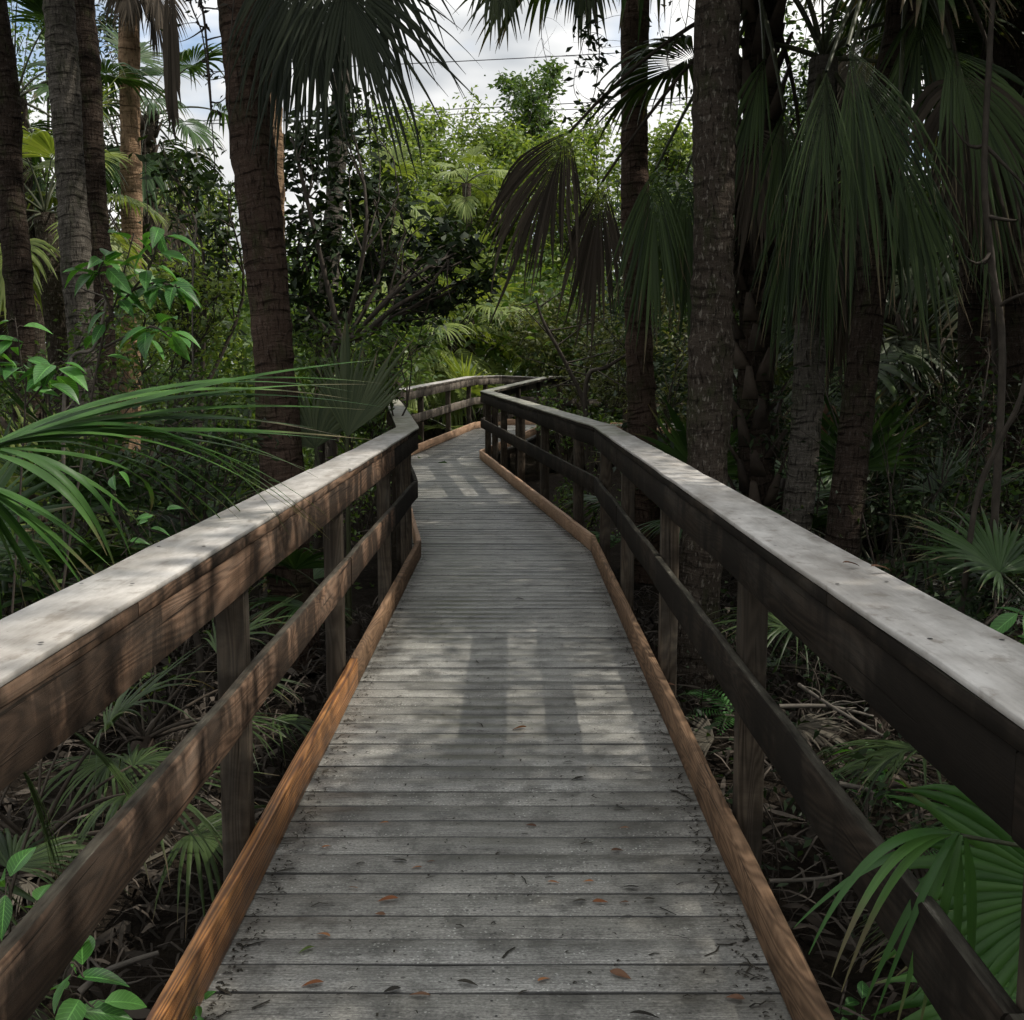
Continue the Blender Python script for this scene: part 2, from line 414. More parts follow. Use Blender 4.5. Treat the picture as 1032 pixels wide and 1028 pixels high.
M['fern_grey'] = leaf_mat('fern_grey', (0.045, 0.050, 0.040), (0.12, 0.125, 0.10), 0.2)
M['litter'] = leaf_mat('litter', (0.016, 0.013, 0.010), (0.105, 0.088, 0.072), 0.0, 0.85, 0.1)
M['litter_orange'] = leaf_mat('litter_orange', (0.20, 0.075, 0.030), (0.34, 0.15, 0.06), 0.1, 0.6, 0.2)
M['litter_brown'] = leaf_mat('litter_brown', (0.075, 0.038, 0.024), (0.16, 0.085, 0.05), 0.1, 0.6, 0.2)
M['litter_dark'] = leaf_mat('litter_black', (0.018, 0.016, 0.013), (0.045, 0.04, 0.03), 0.0, 0.7, 0.2)
M['wire'] = plain_mat('wire', (0.10, 0.10, 0.11), (0.14, 0.14, 0.15))
g = NT('soil')
nz = g.noise(g.obj(), 2.2, 8.0, 0.7); n2 = g.noise(g.obj(), 24.0, 5.0, 0.7)
M['soil'] = g.done(g.bsdf(g.ramp(g.math('ADD', g.math('MULTIPLY', nz, 0.5), g.math('MULTIPLY', n2, 0.5)),
                                [(0.38, (0.009, 0.007, 0.0055)), (0.62, (0.034, 0.027, 0.020))]), 0.95, 0.05, g.bump(n2, 0.8, 0.05)))

# ------------------------------------------------------------------ ground
mb = MB()
xs = np.concatenate([[-400, -120, -60], np.arange(-30, 30.1, 0.5), [60, 120, 400]])
ys = np.concatenate([[-60, -20], np.arange(-6, 50.1, 0.5), [70, 120, 300, 700]])
gx, gy = np.meshgrid(xs, ys, indexing='ij')
near = np.exp(-(gx / 2.2) ** 2)
gz = GZ + 0.10 * np.sin(gx * 1.3 + 0.7) * np.sin(gy * 0.9) + 0.05 * rng.standard_normal(gx.shape) - 0.06 * near
i, j = np.meshgrid(np.arange(len(xs) - 1), np.arange(len(ys) - 1), indexing='ij')
w = len(ys)
q = np.stack([i * w + j, (i + 1) * w + j, (i + 1) * w + j + 1, i * w + j + 1], -1)
mb.add(np.stack([gx, gy, gz], -1).reshape(-1, 3), q.reshape(-1, 4))
tag(mb.build('ground', M['soil'], smooth=True), 'dark swamp soil on both sides of the raised boardwalk', 'ground', kind='structure')

# ------------------------------------------------------------------ boardwalk
LP = [(-0.81, -4.0, 0.0), (-0.80, 9.95, 0.0), (-1.88, 18.5, 0.15), (-0.80, 25.0, 0.36), (-0.22, 26.6, 0.37), (4.5, 27.6, 0.16)]
RP = [(0.705, -4.0, 0.0), (0.712, 10.25, 0.0), (-0.55, 19.2, 0.15), (0.70, 24.3, 0.37), (4.5, 25.9, 0.16)]


def xat(P, y):
    for a, b in zip(P[:-1], P[1:]):
        if a[1] <= y <= b[1]:
            t = (y - a[1]) / (b[1] - a[1]); return a[0] + t * (b[0] - a[0])
    return P[-1][0]


def zat(y):
    return float(np.interp(y, [-4, 10, 18.9, 24.6, 26.6, 28], [0, 0, 0.15, 0.36, 0.37, 0.36]))


def rings_board(mb, ctr_in, ctr_out, z0, z1, cham=0.004, wob=0.0, r=None):
    """a board whose inner and outer edge lines are sampled along its length (arrays N,3 with z = deck height there)"""
    n = len(ctr_in)
    if r is None: r = rng.random()
    a = np.asarray(ctr_in, float); b = np.asarray(ctr_out, float)
    o = unit(b - a)
    wv = rng.standard_normal(n) * wob
    a = a + o * wv[:, None]; b = b + o * wv[:, None]
    zz = rng.standard_normal(n) * wob
    zu = np.array([0, 0, 1.0])
    c = cham
    prof = [(a + o * c, z0), (b - o * c, z0), (b, z0 + c), (b, z1 - c), (b - o * c, z1), (a + o * c, z1), (a, z1 - c), (a, z0 + c)]
    rows = np.stack([p + zu * (z + zz)[:, None] if np.ndim(z) else p + zu * (z + zz)[:, None] for p, z in prof], 1)   # n,8,3
    rows = np.concatenate([rows, rows[:, :1]], 1)
    L = np.concatenate([[0], np.cumsum(np.linalg.norm(np.diff(a, axis=0), axis=1))])
    per = np.concatenate([[0], np.cumsum(np.linalg.norm(np.diff(rows[0], axis=0), axis=1))])
    uv = np.stack([np.broadcast_to(L[:, None], (n, 9)), np.broadcast_to(per[None], (n, 9))], -1)
    ii, jj = np.meshgrid(np.arange(n - 1), np.arange(8), indexing='ij')
    qq = np.stack([ii * 9 + jj, (ii + 1) * 9 + jj, (ii + 1) * 9 + jj + 1, ii * 9 + jj + 1], -1).reshape(-1, 4)
    mb.add(rows.reshape(-1, 3), qq, uv.reshape(-1, 2), r)
    for e in (0, n - 1):                                                   # end grain
        base = rows[e, :8]
        mb.add(base, [[0, 1, 2, 7], [2, 3, 6, 7], [3, 4, 5, 6]], np.stack([base[:, 2] * 0.2, per[:8]], -1), r)


mb = MB()
mbs = MB()
y = -3.5
while y < 27.9:
    pw = 0.1405 + rng.normal(0, 0.0012); gap = 0.0036 + abs(rng.normal(0, 0.0009))
    y0, y1 = y, y + pw
    ends = []
    ov = 0.07
    la, lb, ra, rb = xat(LP, y0) - ov, xat(LP, y1) - ov, xat(RP, y0) + ov, xat(RP, y1) + ov
    n = max(6, int((ra - la) / 0.3))
    t = np.linspace(0, 1, n)
    z = zat(y0)
    A = np.stack([la + (ra - la) * t, np.full(n, y0), np.full(n, z)], -1)
    B = np.stack([lb + (rb - lb) * t, np.full(n, y1), np.full(n, z)], -1)
    dz = rng.normal(0, 0.0009)
    if A[-1, 0] - A[0, 0] > 0.4:
        rings_board(mb, A, B, -0.036 + dz, 0.0 + dz, 0.0025, 0.0012)
        # screw heads, two at each stringer
        if y < 14:
            for fx in (0.09, 0.5, 0.91):
                for fy in (0.25, 0.75):
                    cx = la + (ra - la) * fx + rng.normal(0, 0.006); cy = y0 + pw * fy; rr = 0.0042
                    an = np.arange(8) * math.pi / 4
                    vv = np.stack([cx + rr * np.cos(an), cy + rr * np.sin(an), np.full(8, z + dz + 0.0012)], -1)
                    mbs.add(vv, [[0, 1, 2, 7], [2, 3, 6, 7], [3, 4, 5, 6]])
    y = y1 + gap
nf_ = sum(len(f) for f in mb.f)
for v_, f_ in zip(mbs.v, mbs.f): mb.add(v_, f_ - f_.min())
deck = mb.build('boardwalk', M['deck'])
second_mat(deck.data, M['screw'], nf_)
tag(deck, 'weathered grey plank boardwalk winding away through the palm swamp', 'boardwalk', kind='structure')


def offset_poly(P, off):
    """polyline moved sideways by off metres (+ = to the right of travel), mitred at the corners"""
    p = np.array(P, float)
    d = unit(np.diff(p[:, :2], axis=0))
    nr = np.stack([d[:, 1], -d[:, 0]], -1)
    out = p.copy()
    for k in range(len(p)):
        if k == 0: out[k, :2] += nr[0] * off
        elif k == len(p) - 1: out[k, :2] += nr[-1] * off
        else:
            m = unit(nr[k - 1] + nr[k]); out[k, :2] += m * off / max(0.35, float(m @ nr[k]))
    return out


def seg_line(P, k, ta, tb, n=None):
    L = np.linalg.norm(P[k + 1] - P[k]) * (tb - ta)
    if n is None: n = max(2, int(L / 0.35) + 1)
    t = np.linspace(ta, tb, n)[:, None]
    return P[k] * (1 - t) + P[k + 1] * t


# girders under the deck: dark, part of the walk
for P, s in ((LP, -1), (RP, 1)):
    mb = MB()
    a, b = offset_poly(P, s * -0.10), offset_poly(P, s * -0.05)
    for k in range(len(P) - 1):
        la_ = seg_line(a, k, 0, 1)
        rings_board(mb, la_, seg_line(b, k, 0, 1, len(la_)), -0.27, -0.040, 0.004)
    mb.build('girder', M['under'], deck)

CAPZ = 1.146


def railing(P, s, label, joints, posts, mats):
    root = empty('wooden_railing', (P[0][0], P[0][1], GZ))
    tag(root, label, 'railing', 'railings of the boardwalk')
    org = np.array([P[0][0], P[0][1], GZ])
    def board(name, o0, o1, z0, z1, k, ta, tb, mat, wob=0.0015, cham=0.004, label=None, extra=None):
        mb = MB()
        pa, pb = offset_poly(P, s * o0), offset_poly(P, s * o1)
        eps = 0.002 / np.linalg.norm(pa[k + 1] - pa[k])
        la_ = seg_line(pa, k, ta + eps, tb - eps)
        rings_board(mb, la_, seg_line(pb, k, ta + eps, tb - eps, len(la_)), z0, z1, cham, wob)
        nf = sum(len(f) for f in mb.f)
        if extra is not None: mb.add(extra[0], extra[1])
        o = mb.build(name, mat, root, org)
        if extra is not None: second_mat(o.data, M['screw'], nf)
        if label: o['label'] = label
        return o
    for k in range(len(P) - 1):
        for name in ('handrail', 'top_plate', 'upper_rail', 'middle_rail', 'kerb_board'):
            js = [0.0] + joints.get((name, k), []) + [1.0]
            for ti, (ta, tb) in enumerate(zip(js[:-1], js[1:])):
                mat, lab = mats(name, k, ti)
                jit = rng.normal(0, 0.003)
                if name == 'handrail':
                    pa, pb = offset_poly(P, s * 0.045), offset_poly(P, s * 0.185)
                    an = np.arange(8) * math.pi / 4; vs, fs = [], []
                    L = np.linalg.norm(pa[k + 1] - pa[k]) * (tb - ta)
                    for t in np.linspace(ta + 0.02, tb - 0.02, max(2, int(L / 0.62) + 1)):
                        for pp in (pa, pb):
                            c = pp[k] * (1 - t) + pp[k + 1] * t + np.array([rng.normal(0, .012), rng.normal(0, .02), CAPZ + 0.0035])
                            rr = 0.0055; o8 = len(vs) * 8
                            vs.append(np.stack([c[0] + rr * np.cos(an), c[1] + rr * np.sin(an), np.full(8, c[2])], -1))
                            fs += [[o8, o8 + 1, o8 + 2, o8 + 7], [o8 + 2, o8 + 3, o8 + 6, o8 + 7], [o8 + 3, o8 + 4, o8 + 5, o8 + 6]]
                    board(name, 0.016 + jit, 0.212 + jit, CAPZ - 0.015, CAPZ, k, ta, tb, mat, 0.0012, 0.002, lab, (np.concatenate(vs), fs))
                elif name == 'top_plate':
                    board(name, 0.020, 0.200, CAPZ - 0.052, CAPZ - 0.016, k, ta, tb, mat, 0.0015, 0.004, lab)
                elif name == 'upper_rail':
                    board(name, 0.024, 0.062, 0.955, CAPZ - 0.053, k, ta, tb, mat, 0.0015, 0.005, lab)
                elif name == 'middle_rail':
                    board(name, 0.024, 0.062, 0.532, 0.684, k, ta, tb, mat, 0.002, 0.006, lab)
                else:
                    board(name, 0.0, 0.040, 0.008, 0.152, k, ta, tb, mat, 0.001, 0.003, lab)
    pa = offset_poly(P, s * 0.0635); pb = offset_poly(P, s * 0.1535)
    for k, t in posts:
        d = unit(pa[k + 1] - pa[k])
        c = pa[k] * (1 - t) + pa[k + 1] * t; c2 = pb[k] * (1 - t) + pb[k + 1] * t
        zc = c[2]; w = 0.045
        # a vertical board: build it along z
        a0 = c - d * w; a1 = c + d * w; b0 = c2 - d * w; b1 = c2 + d * w
        corners = [a0, b0, b1, a1]
        zs = np.linspace(GZ - 0.2, zc + CAPZ - 0.053, 5)
        mb = MB(); ch = 0.006
        prof = []
        for q_, (p_, nx, pv) in enumerate(zip(corners, corners[1:] + corners[:1], corners[-1:] + corners[:-1])):
            prof += [p_ + unit(pv - p_) * ch, p_ + unit(nx - p_) * ch]
        prof = np.array(prof + prof[:1])
        rows = np.repeat(prof[None], 5, 0); rows[:, :, 2] = zs[:, None]
        rows[:, :, :2] += rng.normal(0, 0.001, (5, 1, 2))
        per = np.concatenate([[0], np.cumsum(np.linalg.norm(np.diff(prof, axis=0), axis=1))])
        uv = np.stack([np.broadcast_to(zs[:, None], (5, 9)), np.broadcast_to(per[None], (5, 9))], -1)
        ii, jj = np.meshgrid(np.arange(4), np.arange(8), indexing='ij')
        qq = np.stack([ii * 9 + jj, ii * 9 + jj + 1, (ii + 1) * 9 + jj + 1, (ii + 1) * 9 + jj], -1).reshape(-1, 4)
        mb.add(rows.reshape(-1, 3), qq, uv.reshape(-1, 2), rng.random())
        mb.build('post', M['post'], root, org)
    return root


def tl(P, k, y): return (y - P[k][1]) / (P[k + 1][1] - P[k][1])


def mats_left(name, k, ti):
    if name == 'handrail':
        return (M['cap'], None) if k == 0 and ti < 3 else (M['cap_moss'] if k < 2 else M['cap'], None)
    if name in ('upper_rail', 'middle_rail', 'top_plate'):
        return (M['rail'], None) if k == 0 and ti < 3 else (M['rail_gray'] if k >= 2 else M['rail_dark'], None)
    if k == 0: return (M['kerb_orange'], 'orange varnished kerb board') if ti < 2 else (M['kerb_brown'], None)
    return (M['kerb_tan'], None)


def mats_right(name, k, ti):
    if name == 'handrail': return (M['cap'] if k == 0 and ti < 3 else M['cap_moss'], None)
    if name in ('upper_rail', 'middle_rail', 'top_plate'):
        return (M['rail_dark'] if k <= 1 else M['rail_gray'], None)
    if k == 0: return (M['kerb_brown'], None)
    return (M['kerb_tan'], None)


JL, JR = {}, {}
JL[('handrail', 0)] = [tl(LP, 0, v) for v in (0.6, 5.75, 8.9)]
JL[('upper_rail', 0)] = [tl(LP, 0, v) for v in (1.5, 5.8, 8.0)]
JL[('middle_rail', 0)] = [tl(LP, 0, v) for v in (1.5, 5.8, 8.0)]
JL[('kerb_board', 0)] = [tl(LP, 0, v) for v in (1.0, 5.8)]
JL[('handrail', 1)] = [0.35, 0.65, 0.8]
JL[('upper_rail', 2)] = [0.5]; JL[('middle_rail', 2)] = [0.5]; JL[('kerb_board', 2)] = [0.45]
JR[('handrail', 0)] = [tl(RP, 0, v) for v in (1.2, 6.9, 8.6, 9.6)]
JR[('upper_rail', 0)] = [tl(RP, 0, v) for v in (1.6, 5.85, 8.0)]
JR[('middle_rail', 0)] = [tl(RP, 0, v) for v in (1.6, 5.85, 8.0)]
JR[('kerb_board', 0)] = [tl(RP, 0, v) for v in (1.2, 4.2, 6.6)]
JR[('upper_rail', 1)] = [0.345, 0.745]; JR[('middle_rail', 1)] = [0.345, 0.745]; JR[('kerb_board', 1)] = [0.4, 0.75]
JR[('handrail', 1)] = [0.5]
pl = [(0, tl(LP, 0, v)) for v in (-2.7, -0.6, 1.5, 3.66, 5.78, 8.05, 9.72)] + [(1, t) for t in (0.06, 0.3, 0.55, 0.78, 0.96)] + [(2, t) for t in (0.04, 0.32, 0.66, 0.97)] + [(3, 0.5), (4, 0.04), (4, 0.4)]
pr = [(0, tl(RP, 0, v)) for v in (-2.6, -0.5, 1.6, 3.80, 5.87, 8.0, 9.95)] + [(1, t) for t in (0.124, 0.345, 0.552, 0.745, 0.965)] + [(2, t) for t in (0.12, 0.45, 0.8)] + [(3, 0.06), (3, 0.45)]
for J in (JL, JR):
    for (nm, k_), v_ in list(J.items()):
        if nm == 'upper_rail': J[('top_plate', k_)] = [min(.97, x_ + .07) for x_ in v_]
railing(LP, -1, 'wooden railing on the left of the boardwalk, warm brown boards with orange kerb', JL, pl, mats_left)
railing(RP, 1, 'dark shaded wooden railing on the right of the boardwalk, turning at the bend', JR, pr, mats_right)


# ------------------------------------------------------------------ palm leaves
DOWN = np.array([0, 0, -1.0])


def fan(mb, hub, cdir, nrm, L, n=46, spread=2.2, droop=0.5, split=0.45, costa=0.22, fold=0.35, vfold=0.25, limp=0.35, jit=0.10, steps=8, wmul=1.5, drop=0.0, twist=0.45):
    """one fan blade: n pleated segments that part beyond `split` and bend down under their weight"""
    c = unit(cdir); nrm = unit(np.asarray(nrm) - c * (np.asarray(nrm) @ c)); s = np.cross(nrm, c)
    ph = np.linspace(-spread, spread, n) + rng.normal(0, jit * 2 * spread / n, n)
    k = np.abs(ph) / spread
    d0 = np.cos(ph)[:, None] * c + np.sin(ph)[:, None] * s + nrm * (vfold * np.abs(np.sin(ph)))[:, None]
    d0 = unit(d0)
    Lc = costa * L
    o = np.asarray(hub) + c * (Lc * (1 - k) ** 1.2)[:, None] + DOWN * (0.35 * droop * Lc * (1 - k) ** 2)[:, None]
    cut = np.where(rng.random(n) < drop, rng.uniform(split * .9, .8, n), 1.0)
    Li = cut * L * (1 - 0.30 * k ** 2) * (1 + rng.normal(0, 0.09, n)) - Lc * (1 - k) * 0.5
    dphi = 2 * spread / (n - 1)
    S = np.linspace(0, 1, steps + 1)
    lim = limp * np.abs(rng.normal(1, 0.55, n))
    sidew = rng.normal(0, 0.20, n)
    P = [o]; D = [d0]
    for jn in range(1, steps + 1):
        sj = S[jn]
        ex = np.clip((sj - split) / (1 - split), 0, 1)
        dd = d0 + DOWN * (droop * sj ** 1.3 + lim * ex * 1.6)[:, None] + s * (sidew * ex)[:, None]
        dd = unit(dd)
        P.append(P[-1] + dd * (Li / steps)[:, None]); D.append(dd)
    P = np.stack(P, 1); D = np.stack(D, 1)                                # n, steps+1, 3
    nl = unit(nrm - D * (D @ nrm)[..., None]); u = np.cross(D, nl)
    tw = rng.normal(0, twist, n)[:, None] * (0.25 + 0.75 * np.clip((S[None] - split) / (1 - split), 0, 1))
    nl, u = nl * np.cos(tw)[..., None] + u * np.sin(tw)[..., None], u * np.cos(tw)[..., None] - nl * np.sin(tw)[..., None]
    r = S[None] * Li[:, None]
    wsp = split * Li * math.tan(min(dphi / 2, 0.6)) * wmul
    wid = np.where(S[None] <= split, r * math.tan(min(dphi / 2, 0.6)) * wmul, wsp[:, None] * (1 - np.clip((S[None] - split) / (1 - split), 0, 1) ** 1.6))
    wid = np.maximum(wid, 0.0012)
    e1 = P - u * wid[..., None]; e2 = P + u * wid[..., None]; mid = P + nl * (wid * fold * 2)[..., None]
    V = np.stack([e1, mid, e2], 2)                                          # n, m, 3, 3
    m = steps + 1
    idx = np.arange(n * m * 3).reshape(n, m, 3)
    q1 = np.stack([idx[:, :-1, 0], idx[:, :-1, 1], idx[:, 1:, 1], idx[:, 1:, 0]], -1)
    q2 = np.stack([idx[:, :-1, 1], idx[:, :-1, 2], idx[:, 1:, 2], idx[:, 1:, 1]], -1)
    uv = np.stack([np.broadcast_to(S[None, :, None] , (n, m, 3)), np.broadcast_to(np.array([0.0, 0.05, 0.1])[None, None] + np.arange(n)[:, None, None] * 0.1, (n, m, 3))], -1)
    rr = np.clip(rng.random(n) * 0.75 + 0.25 * rng.random(), 0, 1)
    mb.add(V.reshape(-1, 3), np.concatenate([q1.reshape(-1, 4), q2.reshape(-1, 4)]), uv.reshape(-1, 2), np.repeat(rr, m * 3))


def frond(mb_pet, mb_bl, start, hub, sag=0.12, L=1.1, nrm=None, turn=0.0, pr=0.016, cdir=None, **kw):
    start, hub = np.asarray(start, float), np.asarray(hub, float)
    ln = np.linalg.norm(hub - start)
    mid = (start + hub) / 2 + np.array([0, 0, sag * ln])
    pts = bez(start, mid, hub, 9)
    tube(mb_pet, pts, np.linspace(pr * 1.5, pr * 0.8, 9), 6, rng.random())
    c = unit(pts[-1] - pts[-2])
    c = unit(c + DOWN * turn)
    if cdir is not None: c = unit(np.asarray(cdir, float))
    side = np.cross(c, [0, 0, 1.0])
    if np.linalg.norm(side) < 0.2: side = np.array([1.0, 0.2, 0])
    if nrm is None: nrm = np.cross(unit(side), c)
    fan(mb_bl, hub, c, nrm, L, **kw)


def proto_frond(name, el, bend, pet, L, mat_l, mat_p, **kw):
    """frond in its own frame: petiole leaves the origin along +X"""
    a = math.radians(el); pts = [np.zeros(3)]; n = 10
    for k in range(n):
        aa = a - math.radians(bend) * (k / n) ** 1.2
        pts.append(pts[-1] + np.array([math.cos(aa), 0, math.sin(aa)]) * pet / n)
    pts = np.array(pts)
    mbp, mbb = MB(), MB()
    tube(mbp, pts, np.linspace(0.026, 0.012, n + 1), 5, 0.5, flat=0.6)
    c = unit(pts[-1] - pts[-2]); nrm = np.array([-c[2], 0, c[0]])
    fan(mbb, pts[-1], c, nrm, L, **kw)
    mb = MB()
    for b, off in ((mbp, 0), (mbb, 1)):
        pass
    me = mbb.mesh(name, mat_l)
    mp = mbp.mesh(name + '_petiole', mat_p)
    return me, mp


PF = {}
def add_protos(key, ml, mp, els, **base):
    PF[key] = []
    for (el, bend, droop, limp) in els:
        for v in range(2):
            kw = dict(n=40, spread=2.0, droop=droop, limp=limp, split=0.42, steps=7, fold=0.3, vfold=0.3)
            kw.update(base)
            PF[key].append((el, proto_frond('frond', el + rng.normal(0, 4), bend, 1.15 + rng.random() * 0.35, 0.95 + 0.15 * rng.random(), ml, mp, **kw)))
ELS = [(78, 25, 0.25, 0.25), (55, 35, 0.45, 0.35), (32, 45, 0.7, 0.45), (8, 45, 0.9, 0.5), (-18, 40, 1.1, 0.5), (-45, 25, 1.3, 0.4)]
add_protos('green', M['palm'], M['petiole'], ELS)
add_protos('deep', M['palm_deep'], M['petiole'], ELS)
add_protos('dull', M['palm_dull'], M['petiole'], ELS)
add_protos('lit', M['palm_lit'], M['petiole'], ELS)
add_protos('dead', M['palm_dead'], M['petiole_dead'], [(-50, 25, 1.6, 0.4), (-72, 10, 2.2, 0.4)], spread=1.5)
add_protos('saw', M['palm'], M['petiole'], [(70, 20, 0.1, 0.12), (48, 25, 0.2, 0.2), (28, 25, 0.35, 0.3)], n=34, costa=0.05, spread=1.9, split=0.35)
add_protos('sawdeep', M['palm_deep'], M['petiole_dead'], [(62, 25, 0.3, 0.3), (40, 30, 0.5, 0.4), (15, 30, 0.7, 0.4)], n=26, costa=0.05, spread=1.5, split=0.22)
add_protos('sawlit', M['palm_lit'], M['petiole'], [(70, 20, 0.1, 0.12), (48, 25, 0.2, 0.2), (28, 25, 0.35, 0.3)], n=34, costa=0.05, spread=1.9, split=0.35)


def crown(root, top, org, key, n, scale=1.0, elr=(-50, 80), dead=0, az0=0.0, azr=None):
    for k in range(n):
        el = elr[0] + (elr[1] - elr[0]) * ((k + 0.5) / n) ** 0.9
        c = sorted(PF[key], key=lambda e: abs(e[0] - el) + rng.random() * 8)[0]
        az = az0 + k * 2.39996 + rng.normal(0, 0.15) if azr is None else rng.uniform(*azr)
        place_frond(root, c[1], np.asarray(top) - org, az, scale * rng.uniform(0.85, 1.12))
    for k in range(dead):
        c = random.choice(PF['dead'])
        place_frond(root, c[1], np.asarray(top) - org - np.array([0, 0, 0.25 * scale]), rng.uniform(0, 6.28), scale * rng.uniform(0.8, 1.1))


def place_frond(root, pair, loc, az, s):
    o = link('frond', pair[0], root, loc); o.rotation_euler = (rng.normal(0, 0.08), rng.normal(0, 0.06), az); o.scale = (s, s, s)
    p = link('petiole', pair[1], o)
    return o


def trunk_pts(pts, n=40):
    return spline(pts, n)


def palm(label, pts, radii, bark, cat='palm tree', group=None, boots=None, base_flare=True, name='cabbage_palm', sides=20, bark_part='trunk'):
    pts = np.asarray(pts, float)
    root = empty(name, pts[0]); tag(root, label, cat, group)
    n = int(max(24, np.linalg.norm(pts[-1] - pts[0]) * 14))
    P = spline(pts, n)
    R = np.interp(np.linspace(0, 1, n), np.linspace(0, 1, len(radii)), radii)
    R = R * (1 + 0.022 * rng.standard_normal(n)) * (1 + 0.02 * np.sin(np.arange(n) * 0.8)) * (1 + 0.05 * np.sin(np.cumsum(rng.uniform(0, .35, n))))
    if base_flare:
        h = np.linalg.norm(P - P[0], axis=1); R = R * (1 + 0.25 * np.exp(-h / 0.25))
    mb = MB(); tube(mb, P, R, sides, 0.5, rough=0.018)
    mb.build(bark_part, bark, root, pts[0], smooth=True)
    if boots is not None:
        z0, z1, dens = boots
        mb = MB(); L = np.linalg.norm(P - P[0], axis=1)
        h = z0; k = 0
        while h < min(z1, L[-1]):
            c = np.array([np.interp(h, L, P[:, q_]) for q_ in range(3)]); rr = np.interp(h, L, R)
            a = k * 2.39996 + rng.normal(0, 0.1)
            ax = np.array([math.cos(a), math.sin(a), 0]); sd = np.array([-ax[1], ax[0], 0])
            l = rng.uniform(0.24, 0.40); wd = rng.uniform(0.07, 0.10); out = rng.uniform(0.07, 0.15)
            p0 = c + ax * rr * 0.85; p1 = c + ax * (rr + out) + np.array([0, 0, l]) + sd * rng.normal(0, 0.03)
            v = [p0 - sd * wd, p0 + sd * wd, p0 + sd * wd * .9 + ax * .045, p0 - sd * wd * .9 + ax * .045,
                 p1 - sd * wd * .32, p1 + sd * wd * .32, p1 + sd * wd * .3 + ax * .02, p1 - sd * wd * .3 + ax * .02]
            mb.add(v, [[0, 1, 2, 3], [7, 6, 5, 4], [0, 4, 5, 1], [1, 5, 6, 2], [2, 6, 7, 3], [3, 7, 4, 0]], None, rng.random())
            h += dens; k += 1
        mb.build('leaf_bases', M['boot'], root, pts[0])
    return root, pts[0]


def part_fronds(root, org, specs, ml, mp, name='frond'):
    for sp in specs:
        kw = dict(sp); st, hub = kw.pop('start'), kw.pop('hub')
        l_ = kw.pop('label', None)
        a, b = MB(), MB()
        frond(a, b, st, hub, **kw)
        o = b.build(name, ml, root, org)
        a.build('petiole', mp, o, org)
        if l_: o['label'] = l_


def gnd(px, Y, dx=0.0):
    p = at(px, 500, Y); return np.array([p[0] + dx, Y, GZ - 0.05])


# ---- right side palms
# A: big brown trunk right of centre
A0 = np.array([1.24, 7.7, GZ - .1])
pA = [A0, at(712, 480, 7.75), at(719, 250, 7.8), at(722, 40, 7.9), np.array([1.45, 8.0, 7.0])]
rA, oA = palm('thick brown palm trunk close behind the right railing, flecked with pale lichen', pA, [0.155, 0.145, 0.142, 0.14, 0.13], M['bark_brown'])
crown(rA, pA[-1], oA, 'green', 22, 1.15)
# B: slimmer reddish trunk left of it
pB = [np.array([1.50, 12.2, GZ - .1]), at(648, 440, 12.2), at(641, 250, 12.3), at(640, 20, 12.4), np.array([1.34, 12.5, 10.2])]
rB, oB = palm('reddish ringed palm trunk standing behind the hanging dead fronds', pB, [0.16, 0.148, 0.145, 0.142, 0.14], M['bark_red'])
crown(rB, pB[-1] + np.array([0, 0, .2]), oB, 'green', 14, 1.0, (20, 80))
cB = np.array([1.25, 12.0, 6.3])
part_fronds(rB, oB, [dict(start=pB[-1], hub=at(503, -58, 11.3), L=0.85, droop=.8, spread=.8, n=26, sag=0.1, cdir=(0, -.1, -1), nrm=np.array([0, -1, .2])),
                     dict(start=pB[-1], hub=at(588, -55, 11.2), L=0.8, droop=.8, spread=.8, n=24, sag=0.1, cdir=(0, -.1, -1), nrm=np.array([0, -1, .2]))], M['palm_dull'], M['petiole'])
# C: dark trunk wrapped in old leaf bases, with drooping dead and green fronds
pC = [np.array([2.52, 10.8, GZ - .1]), at(760, 440, 10.8), at(764, 240, 10.7), at(766, 60, 10.6), at(768, -60, 10.6)]
rC, oC = palm('dark palm trunk wrapped in jagged old leaf bases', pC, [0.17, 0.155, 0.15, 0.15, 0.14], M['bark_dark'], boots=(0.5, 7.0, 0.055))
kC = at(764, -5, 10.6)
part_fronds(rC, oC, [
    dict(start=kC, hub=at(574, 133, 9.9), L=1.3, droop=0.95, spread=0.74, n=44, limp=0.35, split=0.5, drop=.2, sag=0.14, cdir=(-.5, -.1, -.9), nrm=np.array([0.05, -1.0, 0.25]), label='dead grey-brown frond hanging furthest left'),
    dict(start=kC, hub=at(607, 183, 10.2), L=1.2, droop=0.9, spread=0.55, n=32, limp=0.25, split=0.55, sag=0.10, cdir=(-.15, -.1, -1), nrm=np.array([0.05, -1.0, 0.25]), label='shrivelled dead frond')], M['palm_dead'], M['petiole_dead'])
part_fronds(rC, oC, [
    dict(start=kC, hub=at(661, 170, 9.7), L=1.3, droop=1.0, spread=0.6, n=34, limp=0.25, split=0.45, drop=.12, sag=0.08, cdir=(-.05, -.1, -1), nrm=np.array([0.05, -1.0, 0.25])),
    dict(start=kC, hub=at(691, 175, 10.1), L=1.2, droop=1.0, spread=0.55, n=28, limp=0.2, split=0.6, sag=0.05, cdir=(0, -.1, -1), nrm=np.array([0.05, -1.0, 0.25])),
    dict(start=kC, hub=at(790, 110, 9.6), L=1.2, droop=0.9, spread=0.45, n=24, limp=0.3, split=0.4, drop=.2, sag=0.1, cdir=(-.1, -.1, -1), nrm=np.array([0.05, -1.0, 0.25])),
    dict(start=kC, hub=at(770, 60, 9.3), L=1.1, droop=0.9, spread=0.4, n=20, limp=0.3, split=0.4, drop=.2, sag=0.2, cdir=(-.35, -.2, -1), nrm=np.array([0.05, -1.0, 0.25]))], M['palm_deep'], M['petiole'])
